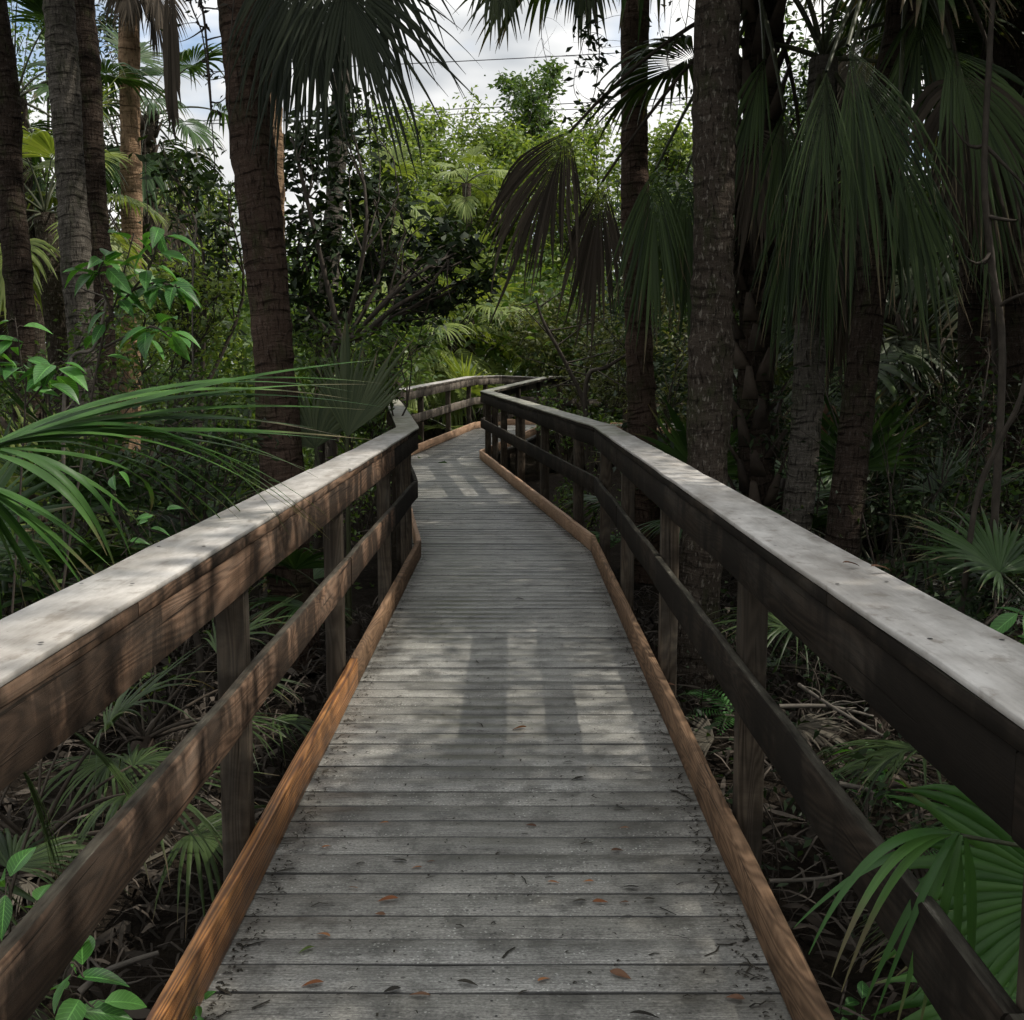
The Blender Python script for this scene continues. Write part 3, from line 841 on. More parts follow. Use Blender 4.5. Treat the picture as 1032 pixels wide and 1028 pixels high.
crown(rC, at(768, -50, 10.6), oC, 'deep', 12, 1.1, (25, 80), dead=4)
# D: short-looking trunk between C and E
pD = [np.array([2.42, 10.0, GZ - .1]), at(806, 500, 10.0), at(814, 400, 10.0), at(822, 250, 10.1), at(830, 60, 10.3)]
rD, oD = palm('ringed palm trunk between the shaggy trunk and the leaning one', pD, [0.15, 0.135, 0.14, 0.135, 0.13], M['bark_grey'])
kD = at(830, 60, 10.3)
part_fronds(rD, oD, [
    dict(start=kD, hub=at(803, 200, 9.6), L=1.2, droop=0.9, spread=0.5, n=26, limp=0.3, split=0.4, drop=.2, cdir=(-.2, -.1, -1), nrm=np.array([0.05, -1.0, 0.25])),
    dict(start=kD, hub=at(835, 210, 9.3), L=1.1, droop=0.9, spread=0.4, n=22, limp=0.3, split=0.4, drop=.2, cdir=(0, -.1, -1), nrm=np.array([0.05, -1.0, 0.25])),
    dict(start=kD, hub=at(888, 160, 9.8), L=1.2, droop=0.9, spread=0.5, n=26, limp=0.3, split=0.4, drop=.2, cdir=(.2, -.1, -1), nrm=np.array([0.05, -1.0, 0.25]))], M['palm_deep'], M['petiole'])
crown(rD, kD, oD, 'deep', 10, 1.0, (10, 80), dead=4)
# E: leaning trunk with the big drooping fan leaves
pE = [np.array([2.55, 9.0, GZ - .1]), at(852, 520, 9.0), at(868, 380, 9.05), at(884, 240, 9.1), at(905, 40, 9.2), at(915, -40, 9.3)]
rE, oE = palm('slender palm leaning right with huge drooping green fan leaves', pE, [0.15, 0.135, 0.128, 0.125, 0.12, 0.12], M['bark_dark'])
kE = pE[-1]
part_fronds(rE, oE, [
    dict(start=kE, hub=at(833, 72, 7.6), L=1.55, droop=0.5, spread=0.42, n=32, limp=0.4, split=0.28, wmul=1.25, twist=.6, sag=0.25, cdir=(-.10, -.15, -1), drop=0.15, nrm=np.array([0.05, -1.0, 0.25]), label='large drooping fan leaf, pale grey-green at its hub'),
    dict(start=kE, hub=at(854, 46, 7.3), L=1.6, droop=0.4, spread=0.40, n=30, limp=0.4, split=0.33, wmul=1.25, twist=.6, sag=0.25, cdir=(.50, -.1, -.9), drop=0.12, nrm=np.array([-.35, -1.0, 0.45])),
    dict(start=kE, hub=at(856, 60, 7.9), L=1.5, droop=0.7, spread=0.35, n=20, limp=0.3, split=0.4, sag=0.2, cdir=(.12, -.1, -1), drop=0.2, nrm=np.array([0.05, -1.0, 0.25])),
    dict(start=kE, hub=at(905, 140, 8.4), L=1.5, droop=0.7, spread=0.42, n=24, limp=0.3, split=0.4, sag=0.25, cdir=(.25, -.1, -1), drop=0.2, nrm=np.array([0.05, -1.0, 0.25])),
    dict(start=kE, hub=at(957, 50, 8.2), L=1.35, droop=0.5, spread=0.75, n=32, limp=0.3, split=0.4, sag=0.2, cdir=(.5, -.1, -.9), drop=0.15, nrm=np.array([0.05, -1.0, 0.25])),
    dict(start=kE, hub=at(928, 5, 8.8), L=1.15, droop=0.7, spread=0.7, n=26, limp=0.35, split=0.4, sag=0.2, cdir=(-.1, -.1, -1), drop=0.2, nrm=np.array([0.05, -1.0, 0.25])),
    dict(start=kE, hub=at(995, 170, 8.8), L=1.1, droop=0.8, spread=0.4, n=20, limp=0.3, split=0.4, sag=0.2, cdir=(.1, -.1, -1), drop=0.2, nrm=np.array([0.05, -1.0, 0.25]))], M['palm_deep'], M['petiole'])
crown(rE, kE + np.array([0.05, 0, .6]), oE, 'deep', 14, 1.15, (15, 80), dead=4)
# F, G, H: dark trunks deeper in the wood on the right
pF = [np.array([5.05, 14.2, GZ - .1]), at(928, 470, 14.2), at(925, 380, 14.2), at(920, 345, 14.2)]
rF, oF = palm('young palm with a shaggy dark trunk and low arching fronds, deep on the right', pF, [0.2, 0.19, 0.18, 0.15], M['bark_dark'], boots=(0.3, 3.0, 0.05))
crown(rF, pF[-1], oF, 'deep', 20, 1.15, (-45, 80), dead=3)
pG = [np.array([4.75, 12.0, GZ - .1]), at(980, 470, 12.0), at(985, 300, 12.1), at(992, 60, 12.2), np.array([5.2, 12.4, 6.8])]
rG, oG = palm('dark straight palm trunk beside the pale curved vine stem', pG, [0.2, 0.185, 0.18, 0.17, 0.16], M['bark_dark'])
crown(rG, pG[-1], oG, 'deep', 16, 1.15, (-30, 80), dead=2)
pH = [np.array([5.0, 11.0, GZ - .1]), at(1030, 460, 11.0), at(1022, 300, 11.1), at(1012, 60, 11.2), np.array([5.0, 11.3, 6.6])]
rH, oH = palm('dark palm trunk at the right edge of the view', pH, [0.19, 0.18, 0.17, 0.16, 0.15], M['bark_dark'])
crown(rH, pH[-1], oH, 'deep', 16, 1.1, (-35, 80))
pI = [np.array([5.6, 16.5, GZ - .1]), at(903, 400, 16.5), at(900, 200, 16.6), np.array([5.5, 16.8, 7.5])]
rI, oI = palm('thin distant palm trunk seen between the leaning palm and the shaggy young palm', pI, [0.15, 0.14, 0.13, 0.12], M['bark_dark'])
crown(rI, pI[-1], oI, 'deep', 12, 1.1, (-40, 80), dead=2)
# palms added outside the right edge so their crowns shade the walk
for k, (x, yy, h, lab) in enumerate([(4.5, 1.2, 3.9, 'palm added for shade off the right railing, nearest the start of the walk'), (5.1, 3.3, 4.3, 'palm added for shade off the right railing, second from the start of the walk'),
                                     (5.9, 9.0, 6.0, 'palm added for shade off the right railing beside the dark palm trunk'), (3.4, -1.5, 5.4, 'palm added for shade off the right railing behind the viewpoint')]):
    pp = [np.array([x, yy, GZ - .1]), np.array([x + .1, yy, 2.0]), np.array([x + .25, yy + .1, h])]
    r_, o_ = palm(lab, pp, [0.17, 0.15, 0.14], M['bark_brown'])
    crown(r_, pp[-1], o_, 'green', 18, 1.0 if yy < 4 else 1.2, (-35, 65))

# ---- left side palms
pL = [np.array([-1.66, 8.6, GZ - .1]), at(281, 430, 8.6), at(270, 290, 8.6), at(253, 130, 8.65), at(240, 0, 8.7), at(232, -110, 8.8), at(226, -230, 8.85)]
rL, oL = palm('large reddish-brown palm trunk leaning left, in front on the left side', pL, [0.17, 0.158, 0.156, 0.156, 0.16, 0.16], M['bark_red'])
kL = at(236, -215, 8.8)
part_fronds(rL, oL, [
    dict(start=kL, hub=at(342, -34, 8.0), L=1.22, droop=0.42, spread=1.1, n=42, limp=0.2, split=0.30, drop=.15, sag=0.2, cdir=(.35, -.1, -.9), nrm=np.array([0.05, -1.0, 0.25])),
    dict(start=kL, hub=at(316, -45, 8.1), L=1.25, droop=0.6, spread=0.8, n=34, limp=0.2, split=0.35, sag=0.2, cdir=(.05, -.1, -1), nrm=np.array([0.05, -1.0, 0.25])),
    dict(start=kL, hub=at(292, -50, 8.3), L=1.25, droop=0.8, spread=0.7, n=34, limp=0.2, split=0.4, sag=0.15, cdir=(-.1, -.1, -1), nrm=np.array([0.05, -1.0, 0.25])),
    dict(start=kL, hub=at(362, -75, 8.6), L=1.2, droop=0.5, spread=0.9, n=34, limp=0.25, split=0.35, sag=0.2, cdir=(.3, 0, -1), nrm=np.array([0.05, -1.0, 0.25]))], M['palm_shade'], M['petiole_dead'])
part_fronds(rL, oL, [
    dict(start=kL, hub=at(273, -40, 8.4), L=0.95, droop=0.9, spread=0.35, n=16, limp=0.2, split=0.5, sag=0.05, cdir=(0, -.1, -1), nrm=np.array([0.05, -1.0, 0.25])),
    dict(start=kL, hub=at(170, -40, 8.2), L=1.05, droop=1.2, spread=0.12, n=10, limp=0.1, split=0.8, sag=0.12, cdir=(0.02, -.1, -1), nrm=np.array([0.05, -1.0, 0.25]))], M['palm_dead'], M['petiole_dead'])
crown(rL, at(226, -235, 8.85), oL, 'green', 14, 1.1, (15, 80))
pM = [np.array([-2.3, 11.2, GZ - .1]), at(273, 300, 11.2), at(271, 110, 11.2), at(266, -40, 11.3), np.array([-2.5, 11.4, 8.6])]
rM, oM = palm('pale brown palm trunk just visible behind the large reddish trunk', pM, [0.15, 0.14, 0.13, 0.13, 0.13], M['bark_tan'])
crown(rM, pM[-1], oM, 'green', 10, 1.0, (20, 80))
pN = [np.array([-4.15, 11.0, GZ - .1]), at(84, 380, 11.0), at(76, 250, 11.0), at(66, 100, 11.05), at(58, -20, 11.1), at(44, -300, 11.2)]
rN, oN = palm('grey ringed palm trunk leaning left, second from the left edge', pN, [0.16, 0.135, 0.135, 0.137, 0.14, 0.13], M['bark_grey'])
crown(rN, pN[-1], oN, 'green', 10, 1.0, (20, 80))
pO = [np.array([-4.35, 12.2, GZ - .1]), at(103, 350, 12.2), at(95, 220, 12.2), at(88, 90, 12.2), at(80, -20, 12.3), at(66, -290, 12.4)]
rO, oO = palm('dark brown ringed palm trunk close beside the grey leaning trunk', pO, [0.16, 0.14, 0.14, 0.14, 0.14, 0.13], M['bark_dark'])
crown(rO, pO[-1], oO, 'green', 10, 1.0, (20, 80))
pQ = [np.array([-5.1, 12.0, GZ - .1]), at(22, 330, 12.0), at(10, 180, 12.0), at(-2, 30, 12.0), np.array([-5.7, 12.1, 8.2])]
rQ, oQ = palm('dark palm trunk at the left edge of the view', pQ, [0.16, 0.14, 0.135, 0.13, 0.12], M['bark_dark'], boots=(0.2, 2.0, 0.07))
crown(rQ, pQ[-1], oQ, 'green', 10, 1.0, (20, 80))
pR = [np.array([-6.1, 18.0, GZ - .1]), at(133, 260, 18.0), at(131, 120, 18.0), at(130, 10, 18.0), at(130, -90, 18.0)]
rR, oR = palm('tan sunlit palm trunk with loose straw-coloured fibres hanging from its top', pR, [0.17, 0.155, 0.155, 0.15, 0.15], M['bark_tan'])
crown(rR, pR[-1], oR, 'dull', 7, 0.8, (40, 80), dead=4)
pS = [np.array([-8.2, 24.0, GZ - .1]), at(146, 240, 24.0), at(147, 150, 24.0), at(150, 118, 24.0)]
rS, oS = palm('palm with an open round crown against the sky, just right of the tan trunk', pS, [0.18, 0.17, 0.19, 0.17], M['bark_brown'], boots=(5.0, 8.5, 0.06))
crown(rS, pS[-1], oS, 'green', 15, 1.05, (-40, 75), dead=2)
pT = [at(326, 400, 17.0) * [1, 1, 0] + [0, 0, GZ - .1], at(328, 340, 17.0), at(336, 220, 17.0), at(343, 110, 17.1), at(346, 20, 17.2), at(348, -200, 17.3)]
rT, oT = palm('thin grey palm trunk rising through the dark-leaved tree', pT, [0.16, 0.145, 0.14, 0.135, 0.13, 0.12], M['bark_grey'])
crown(rT, pT[-1], oT, 'green', 8, 0.8, (30, 80))
# fan palms in the middle distance
def small_palm(label, px, py, Y, key, n, scale, elr, group=None, r=0.14, cat='palm tree'):
    t = at(px, py, Y); b = np.array([t[0] + 0.1, Y, GZ - .1])
    rt, og = palm(label, [b, (b + t) / 2 + [0.05, 0, 0], t], [r, r, r], M['bark_brown'], cat, group, sides=10)
    crown(rt, t, og, key, n, scale, elr, dead=2)
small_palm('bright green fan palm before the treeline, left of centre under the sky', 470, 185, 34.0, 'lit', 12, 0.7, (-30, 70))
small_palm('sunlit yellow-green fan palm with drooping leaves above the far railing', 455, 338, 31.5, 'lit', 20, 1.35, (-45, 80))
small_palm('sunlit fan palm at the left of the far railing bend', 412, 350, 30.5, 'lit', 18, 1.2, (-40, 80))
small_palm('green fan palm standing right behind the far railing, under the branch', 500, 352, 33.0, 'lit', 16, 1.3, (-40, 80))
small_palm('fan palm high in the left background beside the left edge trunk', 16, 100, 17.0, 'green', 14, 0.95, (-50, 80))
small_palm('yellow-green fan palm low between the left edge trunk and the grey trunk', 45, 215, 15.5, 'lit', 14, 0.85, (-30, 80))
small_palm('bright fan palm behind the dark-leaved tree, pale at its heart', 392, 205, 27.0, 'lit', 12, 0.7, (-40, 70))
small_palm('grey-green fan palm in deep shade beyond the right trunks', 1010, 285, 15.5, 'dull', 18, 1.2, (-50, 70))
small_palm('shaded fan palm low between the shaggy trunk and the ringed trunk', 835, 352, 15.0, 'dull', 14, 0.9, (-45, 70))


# ------------------------------------------------------------------ leaves and broadleaf trees
def leaves(mb, C, size, upbias=0.5, aspect=0.42, bend=0.25):
    """one folded, pointed leaf per centre"""
    n = len(C)
    d = unit(rng.standard_normal((n, 3)) * [1, 1, 0.55] + [0, 0, -0.25])
    nr = unit(rng.standard_normal((n, 3)) + [0, 0, upbias * 2])
    s = unit(np.cross(d, nr)); nr = np.cross(s, d)
    l = size * rng.uniform(0.65, 1.3, n)[:, None]; w = l * aspect * 0.5
    b = C; t = C + d * l - nr * l * bend * 0.5
    m1 = C + d * l * 0.45 + s * w + nr * w * 0.35; m2 = C + d * l * 0.45 - s * w + nr * w * 0.35
    V = np.stack([b, m1, t, m2], 1).reshape(-1, 3)
    Q = np.arange(4 * n).reshape(n, 4)
    mb.add(V, Q, np.tile([[0, 0], [0.5, 0.3], [1, 0], [0.5, -0.3]], (n, 1)), np.repeat(rng.random(n), 4))


def leafy(label, base, blobs, leaf_m, bark, size, dens, name='tree', cat='tree', group=None, tr=0.08, mid=None, sub=9, upbias=0.5, aspect=0.42, twig_r=0.006, sigma=0.30):
    """tree or shrub: trunk from base, a limb to every blob, twigs to clumps in the blob, leaves round the twigs.
    blobs: (centre, (rx, ry, rz))"""
    base = np.asarray(base, float)
    root = empty(name, base); tag(root, label, cat, group)
    mt, ml = MB(), MB()
    cen = np.mean([b[0] for b in blobs], axis=0)
    fork = base + (cen - base) * 0.45 if mid is None else np.asarray(mid, float)
    fork[2] = max(fork[2], base[2] + 0.15)
    trunk = spline([base, (base + fork) / 2 + rng.normal(0, 0.04, 3), fork], 10)
    tube(mt, trunk, np.linspace(tr, tr * 0.7, 10), 8, 0.5, rough=0.05)
    cents = []
    for c, rad in blobs:
        c = np.asarray(c, float); rad = np.asarray(rad, float)
        lm = spline([fork, (fork + c) / 2 + rng.normal(0, 0.10, 3) * np.linalg.norm(c - fork), c], 9)
        tube(mt, lm, np.linspace(tr * 0.55, tr * 0.14, 9), 6, 0.5, rough=0.05)
        vol = (rad[0] * rad[1] * rad[2]) ** (1 / 3)
        m = max(3, int(sub * max(1, vol / 0.8)))
        u = unit(rng.standard_normal((m, 3))) * (rng.random((m, 1)) ** 0.45)
        sub_c = c + u * rad
        for sc_ in sub_c:
            st = lm[rng.integers(3, 9)]
            pts = spline([st, (st + sc_) / 2 + rng.normal(0, 0.12, 3) * np.linalg.norm(sc_ - st), sc_], 6)
            tube(mt, pts, np.linspace(twig_r * 2, twig_r * 0.6, 6), 4, 0.5)
            k = max(4, int(dens * vol))
            tt = rng.random(k) ** 0.6
            pi = pts[np.minimum((tt * 5).astype(int), 5)] * 0.35 + sc_ * 0.65
            cents.append(np.where(rng.random((k, 1)) < 0.25, pts[np.minimum((tt * 5).astype(int), 5)], pi) + rng.standard_normal((k, 3)) * sigma * vol * [1, 1, 0.7])
    leaves(ml, np.concatenate(cents), size, upbias, aspect)
    mt.build('trunk', bark, root, base, smooth=True)
    ml.build('crown', leaf_m, root, base)
    return root


def blob(px, py, Y, rx, ry, rd=None):
    k = Y / F
    return (at(px, py, Y), (rx * k, (rd if rd else rx) * k, ry * k))


def gpx(px, Y): return gnd(px, Y)


# dark-leaved tree in the left middle, with a bare limb reaching right
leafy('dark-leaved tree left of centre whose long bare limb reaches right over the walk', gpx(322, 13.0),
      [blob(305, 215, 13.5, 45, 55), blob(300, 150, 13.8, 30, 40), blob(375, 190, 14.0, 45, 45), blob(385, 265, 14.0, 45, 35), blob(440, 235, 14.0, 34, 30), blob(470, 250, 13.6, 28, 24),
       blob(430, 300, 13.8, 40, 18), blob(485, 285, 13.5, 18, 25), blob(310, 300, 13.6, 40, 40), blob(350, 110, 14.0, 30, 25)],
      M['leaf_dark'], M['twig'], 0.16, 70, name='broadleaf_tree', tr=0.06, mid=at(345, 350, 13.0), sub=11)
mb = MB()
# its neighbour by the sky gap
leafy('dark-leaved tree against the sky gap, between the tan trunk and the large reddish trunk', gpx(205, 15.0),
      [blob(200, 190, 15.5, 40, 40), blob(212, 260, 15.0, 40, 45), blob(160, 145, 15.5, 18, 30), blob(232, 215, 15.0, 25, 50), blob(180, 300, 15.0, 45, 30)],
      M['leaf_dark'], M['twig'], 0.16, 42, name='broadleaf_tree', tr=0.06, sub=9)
# bright background trees
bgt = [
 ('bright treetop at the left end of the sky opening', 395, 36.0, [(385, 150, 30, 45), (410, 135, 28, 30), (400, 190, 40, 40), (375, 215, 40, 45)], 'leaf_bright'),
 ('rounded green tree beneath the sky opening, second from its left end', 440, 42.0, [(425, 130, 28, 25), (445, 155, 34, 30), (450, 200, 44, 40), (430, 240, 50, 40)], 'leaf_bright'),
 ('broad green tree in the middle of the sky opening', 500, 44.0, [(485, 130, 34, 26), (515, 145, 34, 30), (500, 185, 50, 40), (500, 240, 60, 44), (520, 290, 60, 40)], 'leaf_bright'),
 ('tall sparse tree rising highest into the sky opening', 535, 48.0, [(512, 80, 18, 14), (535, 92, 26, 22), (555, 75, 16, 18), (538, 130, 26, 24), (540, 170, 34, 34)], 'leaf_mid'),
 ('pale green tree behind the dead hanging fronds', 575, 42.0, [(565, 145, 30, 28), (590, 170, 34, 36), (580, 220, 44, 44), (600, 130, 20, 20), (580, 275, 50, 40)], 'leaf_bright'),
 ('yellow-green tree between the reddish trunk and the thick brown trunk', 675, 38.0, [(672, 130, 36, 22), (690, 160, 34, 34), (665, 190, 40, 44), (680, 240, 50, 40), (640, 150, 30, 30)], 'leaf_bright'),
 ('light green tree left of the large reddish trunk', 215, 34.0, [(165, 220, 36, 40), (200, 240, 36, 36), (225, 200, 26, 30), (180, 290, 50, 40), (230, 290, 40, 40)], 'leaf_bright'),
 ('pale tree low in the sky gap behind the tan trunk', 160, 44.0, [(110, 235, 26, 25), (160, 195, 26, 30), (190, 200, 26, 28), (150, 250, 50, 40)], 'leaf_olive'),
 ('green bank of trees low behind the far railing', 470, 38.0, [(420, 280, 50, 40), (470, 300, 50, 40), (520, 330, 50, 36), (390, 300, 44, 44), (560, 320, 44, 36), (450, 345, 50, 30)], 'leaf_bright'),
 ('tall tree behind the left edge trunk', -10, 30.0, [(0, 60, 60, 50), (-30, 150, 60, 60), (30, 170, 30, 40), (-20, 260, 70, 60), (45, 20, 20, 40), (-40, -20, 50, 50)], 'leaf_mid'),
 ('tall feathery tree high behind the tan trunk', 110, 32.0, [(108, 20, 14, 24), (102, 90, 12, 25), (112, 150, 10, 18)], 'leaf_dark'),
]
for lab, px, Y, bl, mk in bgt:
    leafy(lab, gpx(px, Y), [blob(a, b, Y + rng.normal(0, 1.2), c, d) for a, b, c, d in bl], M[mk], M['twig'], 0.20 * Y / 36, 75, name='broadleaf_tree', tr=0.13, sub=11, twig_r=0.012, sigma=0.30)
# right background broadleaf trees, in shade
rbt = [
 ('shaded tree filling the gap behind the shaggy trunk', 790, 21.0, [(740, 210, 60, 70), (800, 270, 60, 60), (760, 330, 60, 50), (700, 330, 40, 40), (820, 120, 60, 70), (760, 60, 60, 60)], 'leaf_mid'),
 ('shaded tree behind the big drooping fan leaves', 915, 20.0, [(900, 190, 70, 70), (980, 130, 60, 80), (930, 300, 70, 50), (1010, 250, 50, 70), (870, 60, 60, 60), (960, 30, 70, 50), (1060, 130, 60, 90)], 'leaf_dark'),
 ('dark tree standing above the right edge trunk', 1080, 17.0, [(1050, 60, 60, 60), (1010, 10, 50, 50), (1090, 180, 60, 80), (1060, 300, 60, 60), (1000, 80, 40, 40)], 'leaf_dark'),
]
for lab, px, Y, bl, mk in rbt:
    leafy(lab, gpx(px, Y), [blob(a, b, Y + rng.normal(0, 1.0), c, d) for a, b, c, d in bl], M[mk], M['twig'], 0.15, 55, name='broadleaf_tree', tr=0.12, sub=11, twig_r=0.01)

# trees added mostly out of view, crowns shaped to block sun from the walk
def shade_tree(label, bx, by, ys, x=4.8, dens=60, key='leaf_dark'):
    leafy(label, [bx, by, GZ - .05], [(np.array([x + rng.normal(0, .12), yy, 1.175 * (x + rng.normal(0.06, .06))]), (.85, .5, .82)) for yy in ys], M[key], M['twig'], 0.13, dens, name='broadleaf_tree', tr=0.08, sub=13)
shade_tree('unseen dark-leaved tree added for shade off the right railing, nearest the start of the walk', 5.2, 0.4, np.arange(-1.6, 2.0, .75))
shade_tree('unseen dark-leaved tree added for shade off the right railing, second from the start of the walk', 5.3, 3.6, np.arange(2.1, 5.05, .7))
shade_tree('unseen dark-leaved tree added for shade off the right railing, third from the start of the walk', 5.3, 8.0, np.arange(6.4, 9.9, .75))
shade_tree('unseen thin-crowned tree added to soften the sun, off the right railing between the dark-leaved ones', 5.6, 5.8, np.array([5.45, 6.1]), 4.9, 9)
shade_tree('dark-leaved tree high behind the big drooping fan leaves', 5.0, 11.6, np.arange(10.3, 13.4, .75), 4.7)
shade_tree('dark-leaved tree beyond the shaggy young palm', 5.9, 18.6, np.arange(17.2, 20.6, .8), 5.2)

def tall_shade_tree(label, bx, by, cs, key='leaf_dark', size=0.19, dens=52):  # canopies added above the view to darken the wood beside the walk
    leafy(label, [bx, by, GZ - .05], [(np.array(c) + rng.normal(0, .15, 3), (1.5, 1.2, .7)) for c in cs], M[key], M['twig'], size, dens, name='broadleaf_tree', tr=0.16, sub=8)
tall_shade_tree('tall spreading tree added for shade off the right railing near the start of the walk', 5.6, 1.0, [(3.2, -1, 8.4), (6, -1.2, 8.8), (3.4, 1.6, 8.8), (7.3, 1.4, 8.7), (8.4, 0, 8.6), (4.6, 3.6, 9.1), (7.4, 3.4, 9)])
tall_shade_tree('tall spreading tree added for shade off the right railing beyond the near palms', 6.6, 8.6, [(3.4, 8.6, 9.3), (5.8, 8.2, 9.2), (8, 9, 9), (4.2, 10.8, 9.6), (7, 11, 9.4), (9.4, 10.6, 9), (5, 12.4, 9.8)])
tall_shade_tree('tall spreading tree added for shade over the dark wood, far right', 8.6, 19.6, [(6, 18.4, 9.6), (8.4, 18, 9.4), (10.6, 19, 9), (7, 20.6, 9.8), (10, 21, 9.6), (4.6, 20.4, 9.6)])
tall_shade_tree('tall spreading tree added for shade high over the left railing', -5.6, 5.0, [(-3.2, 3.4, 8.6), (-5.4, 3.8, 8.8), (-7.4, 4.6, 8.8), (-3.6, 6.4, 9), (-6.2, 6.6, 9.2), (-8.4, 7, 9), (-3, .6, 8.6), (-5.6, 1, 8.8)])

# shrubs
shr = [
 ('dense light green shrub behind the walk bend, under the hanging dead fronds', 560, 30.0, [(530, 340, 45, 30), (580, 350, 45, 30), (560, 310, 40, 26), (620, 350, 40, 30), (600, 300, 34, 30)], 'leaf_olive', 0.16),
 ('olive shrub right of the far railing bend', 600, 20.5, [(575, 385, 30, 22), (610, 390, 32, 30), (640, 380, 30, 30), (600, 345, 30, 25), (640, 340, 30, 26)], 'leaf_olive', 0.10),
 ('grey-green shrub between the reddish trunk and the thick brown trunk', 680, 15.5, [(670, 400, 34, 45), (690, 340, 30, 40), (660, 300, 26, 40), (690, 460, 30, 40)], 'leaf_olive', 0.08),
 ('green leafy shrub just outside the right railing past the bend', 566, 16.5, [(560, 425, 24, 22), (585, 430, 26, 26), (610, 425, 22, 30), (555, 400, 18, 14)], 'leaf_mid', 0.07),
 ('low shrub under the right railing at the bend', 590, 13.2, [(585, 480, 22, 26), (600, 510, 18, 30), (570, 500, 18, 25)], 'leaf_mid', 0.06),
 ('lime green shrub in the light, left of the large reddish trunk', 205, 19.0, [(190, 310, 36, 34), (225, 320, 30, 40), (160, 330, 34, 30), (215, 260, 24, 30), (240, 360, 26, 26)], 'leaf_bright', 0.11),
 ('dark understorey shrub behind the sapling on the left', 60, 9.5, [(50, 370, 60, 34), (120, 385, 60, 30), (180, 380, 50, 40), (0, 400, 50, 40), (110, 320, 50, 40), (220, 400, 40, 40)], 'leaf_mid', 0.07),
 ('shrub of small leaves under the long left palmetto leaf', 200, 7.4, [(150, 480, 60, 50), (210, 470, 50, 50), (90, 470, 60, 40), (240, 420, 40, 40), (170, 430, 50, 30)], 'leaf_dark', 0.07),
 ('green shrub at the foot of the large reddish trunk, right of it', 345, 12.0, [(340, 385, 40, 40), (320, 330, 30, 40), (375, 370, 34, 30), (390, 340, 30, 30), (370, 420, 24, 30)], 'leaf_mid', 0.10),
 ('shrub behind the left railing before the far bend', 352, 16.0, [(366, 372, 24, 26), (392, 352, 24, 20), (402, 328, 28, 22), (430, 335, 20, 20)], 'leaf_mid', 0.12),
 ('bush in the shade behind the small fern clump on the right', 905, 11.5, [(880, 490, 50, 40), (950, 470, 60, 50), (1010, 480, 50, 50), (900, 440, 40, 40), (960, 400, 50, 40)], 'leaf_dark', 0.08),
 ('dim bush between the leaning palm and the ringed trunk', 830, 13.0, [(820, 430, 40, 50), (860, 400, 40, 50), (780, 420, 40, 60), (830, 480, 40, 34)], 'leaf_dark', 0.08),
 ('bright green leafy shrub between the grey trunk and the large reddish trunk', 165, 13.5, [(150, 300, 40, 36), (200, 330, 40, 36), (120, 340, 36, 30), (225, 290, 24, 34), (190, 270, 30, 30)], 'leaf_bright', 0.10),
 ('bright green leafy shrub right of the large reddish trunk, under the dark-leaved tree', 330, 16.5, [(320, 330, 30, 30), (360, 340, 34, 26), (395, 325, 30, 26), (345, 300, 26, 24)], 'leaf_bright', 0.11),
 ('low dark shrub right beside the right railing, under the handrail', 930, 7.2, [(900, 610, 50, 40), (960, 640, 50, 40), (1020, 600, 50, 50), (860, 580, 40, 30)], 'leaf_dark', 0.07),
 ('dark green bush at the foot of the right edge trunk', 1010, 9.5, [(990, 500, 50, 50), (1040, 470, 50, 60), (960, 540, 40, 40), (1030, 560, 50, 40)], 'leaf_mid', 0.07),
 ('dark bush between the thick brown trunk and the shaggy trunk', 745, 12.5, [(735, 420, 30, 50), (720, 470, 24, 40), (770, 440, 30, 50)], 'leaf_dark', 0.08),
]
for lab, px, Y, bl, mk, sz in shr:
    leafy(lab, gpx(px, Y), [blob(a, b, Y + rng.normal(0, 0.25 * Y / 12), c, d) for a, b, c, d in bl], M[mk], M['twig'], sz, 58, name='shrub', cat='shrub', tr=0.03, sub=10, twig_r=0.004)


# woods that read as one mass behind everything
def mass(name, label, boxes, mat, n, size):
    mb = MB(); cs = []
    tot = sum(b[6] if len(b) > 6 else 1 for b in boxes)
    for b in boxes:
        x0, x1, y0, y1, z0, z1 = b[:6]; wgt = (b[6] if len(b) > 6 else 1) / tot
        m = max(8, int(n * wgt / 60))
        c = np.stack([rng.uniform(x0, x1, m), rng.uniform(y0, y1, m), z0 + (z1 - z0) * rng.random(m) ** 0.9], -1)
        c[:, 2] *= 1 - 0.18 * np.abs(np.sin(c[:, 0] * 0.7)) * (c[:, 2] > z0 + (z1 - z0) * 0.6)
        k = 60
        cs.append((c[:, None] + rng.standard_normal((m, k, 3)) * np.array([0.7, 0.7, 0.45]) * size * 4).reshape(-1, 3))
    C = np.concatenate(cs)
    C = C[C[:, 2] > GZ]
    leaves(mb, C, size)
    tag(mb.build(name, mat), label, 'woodland', kind='stuff')
mass('far_woodland', 'far green woodland closing the view beyond the boardwalk', [(-26, -10, 46, 60, -0.5, 5.6, 1), (-12, 22, 50, 64, -0.5, 10.5, 2.2), (15, 42, 40, 56, -0.5, 11, 2.4), (-14, 22, 38, 44, -0.5, 5.5, 1.6), (0.5, 8, 30, 36, -0.5, 4.2, .8), (-7, 11, 35, 39, -.5, 4.8, 1.6), (-44, -22, 36, 56, -.5, 13, 2)], M['leaf_mid'], 100000, 0.34)
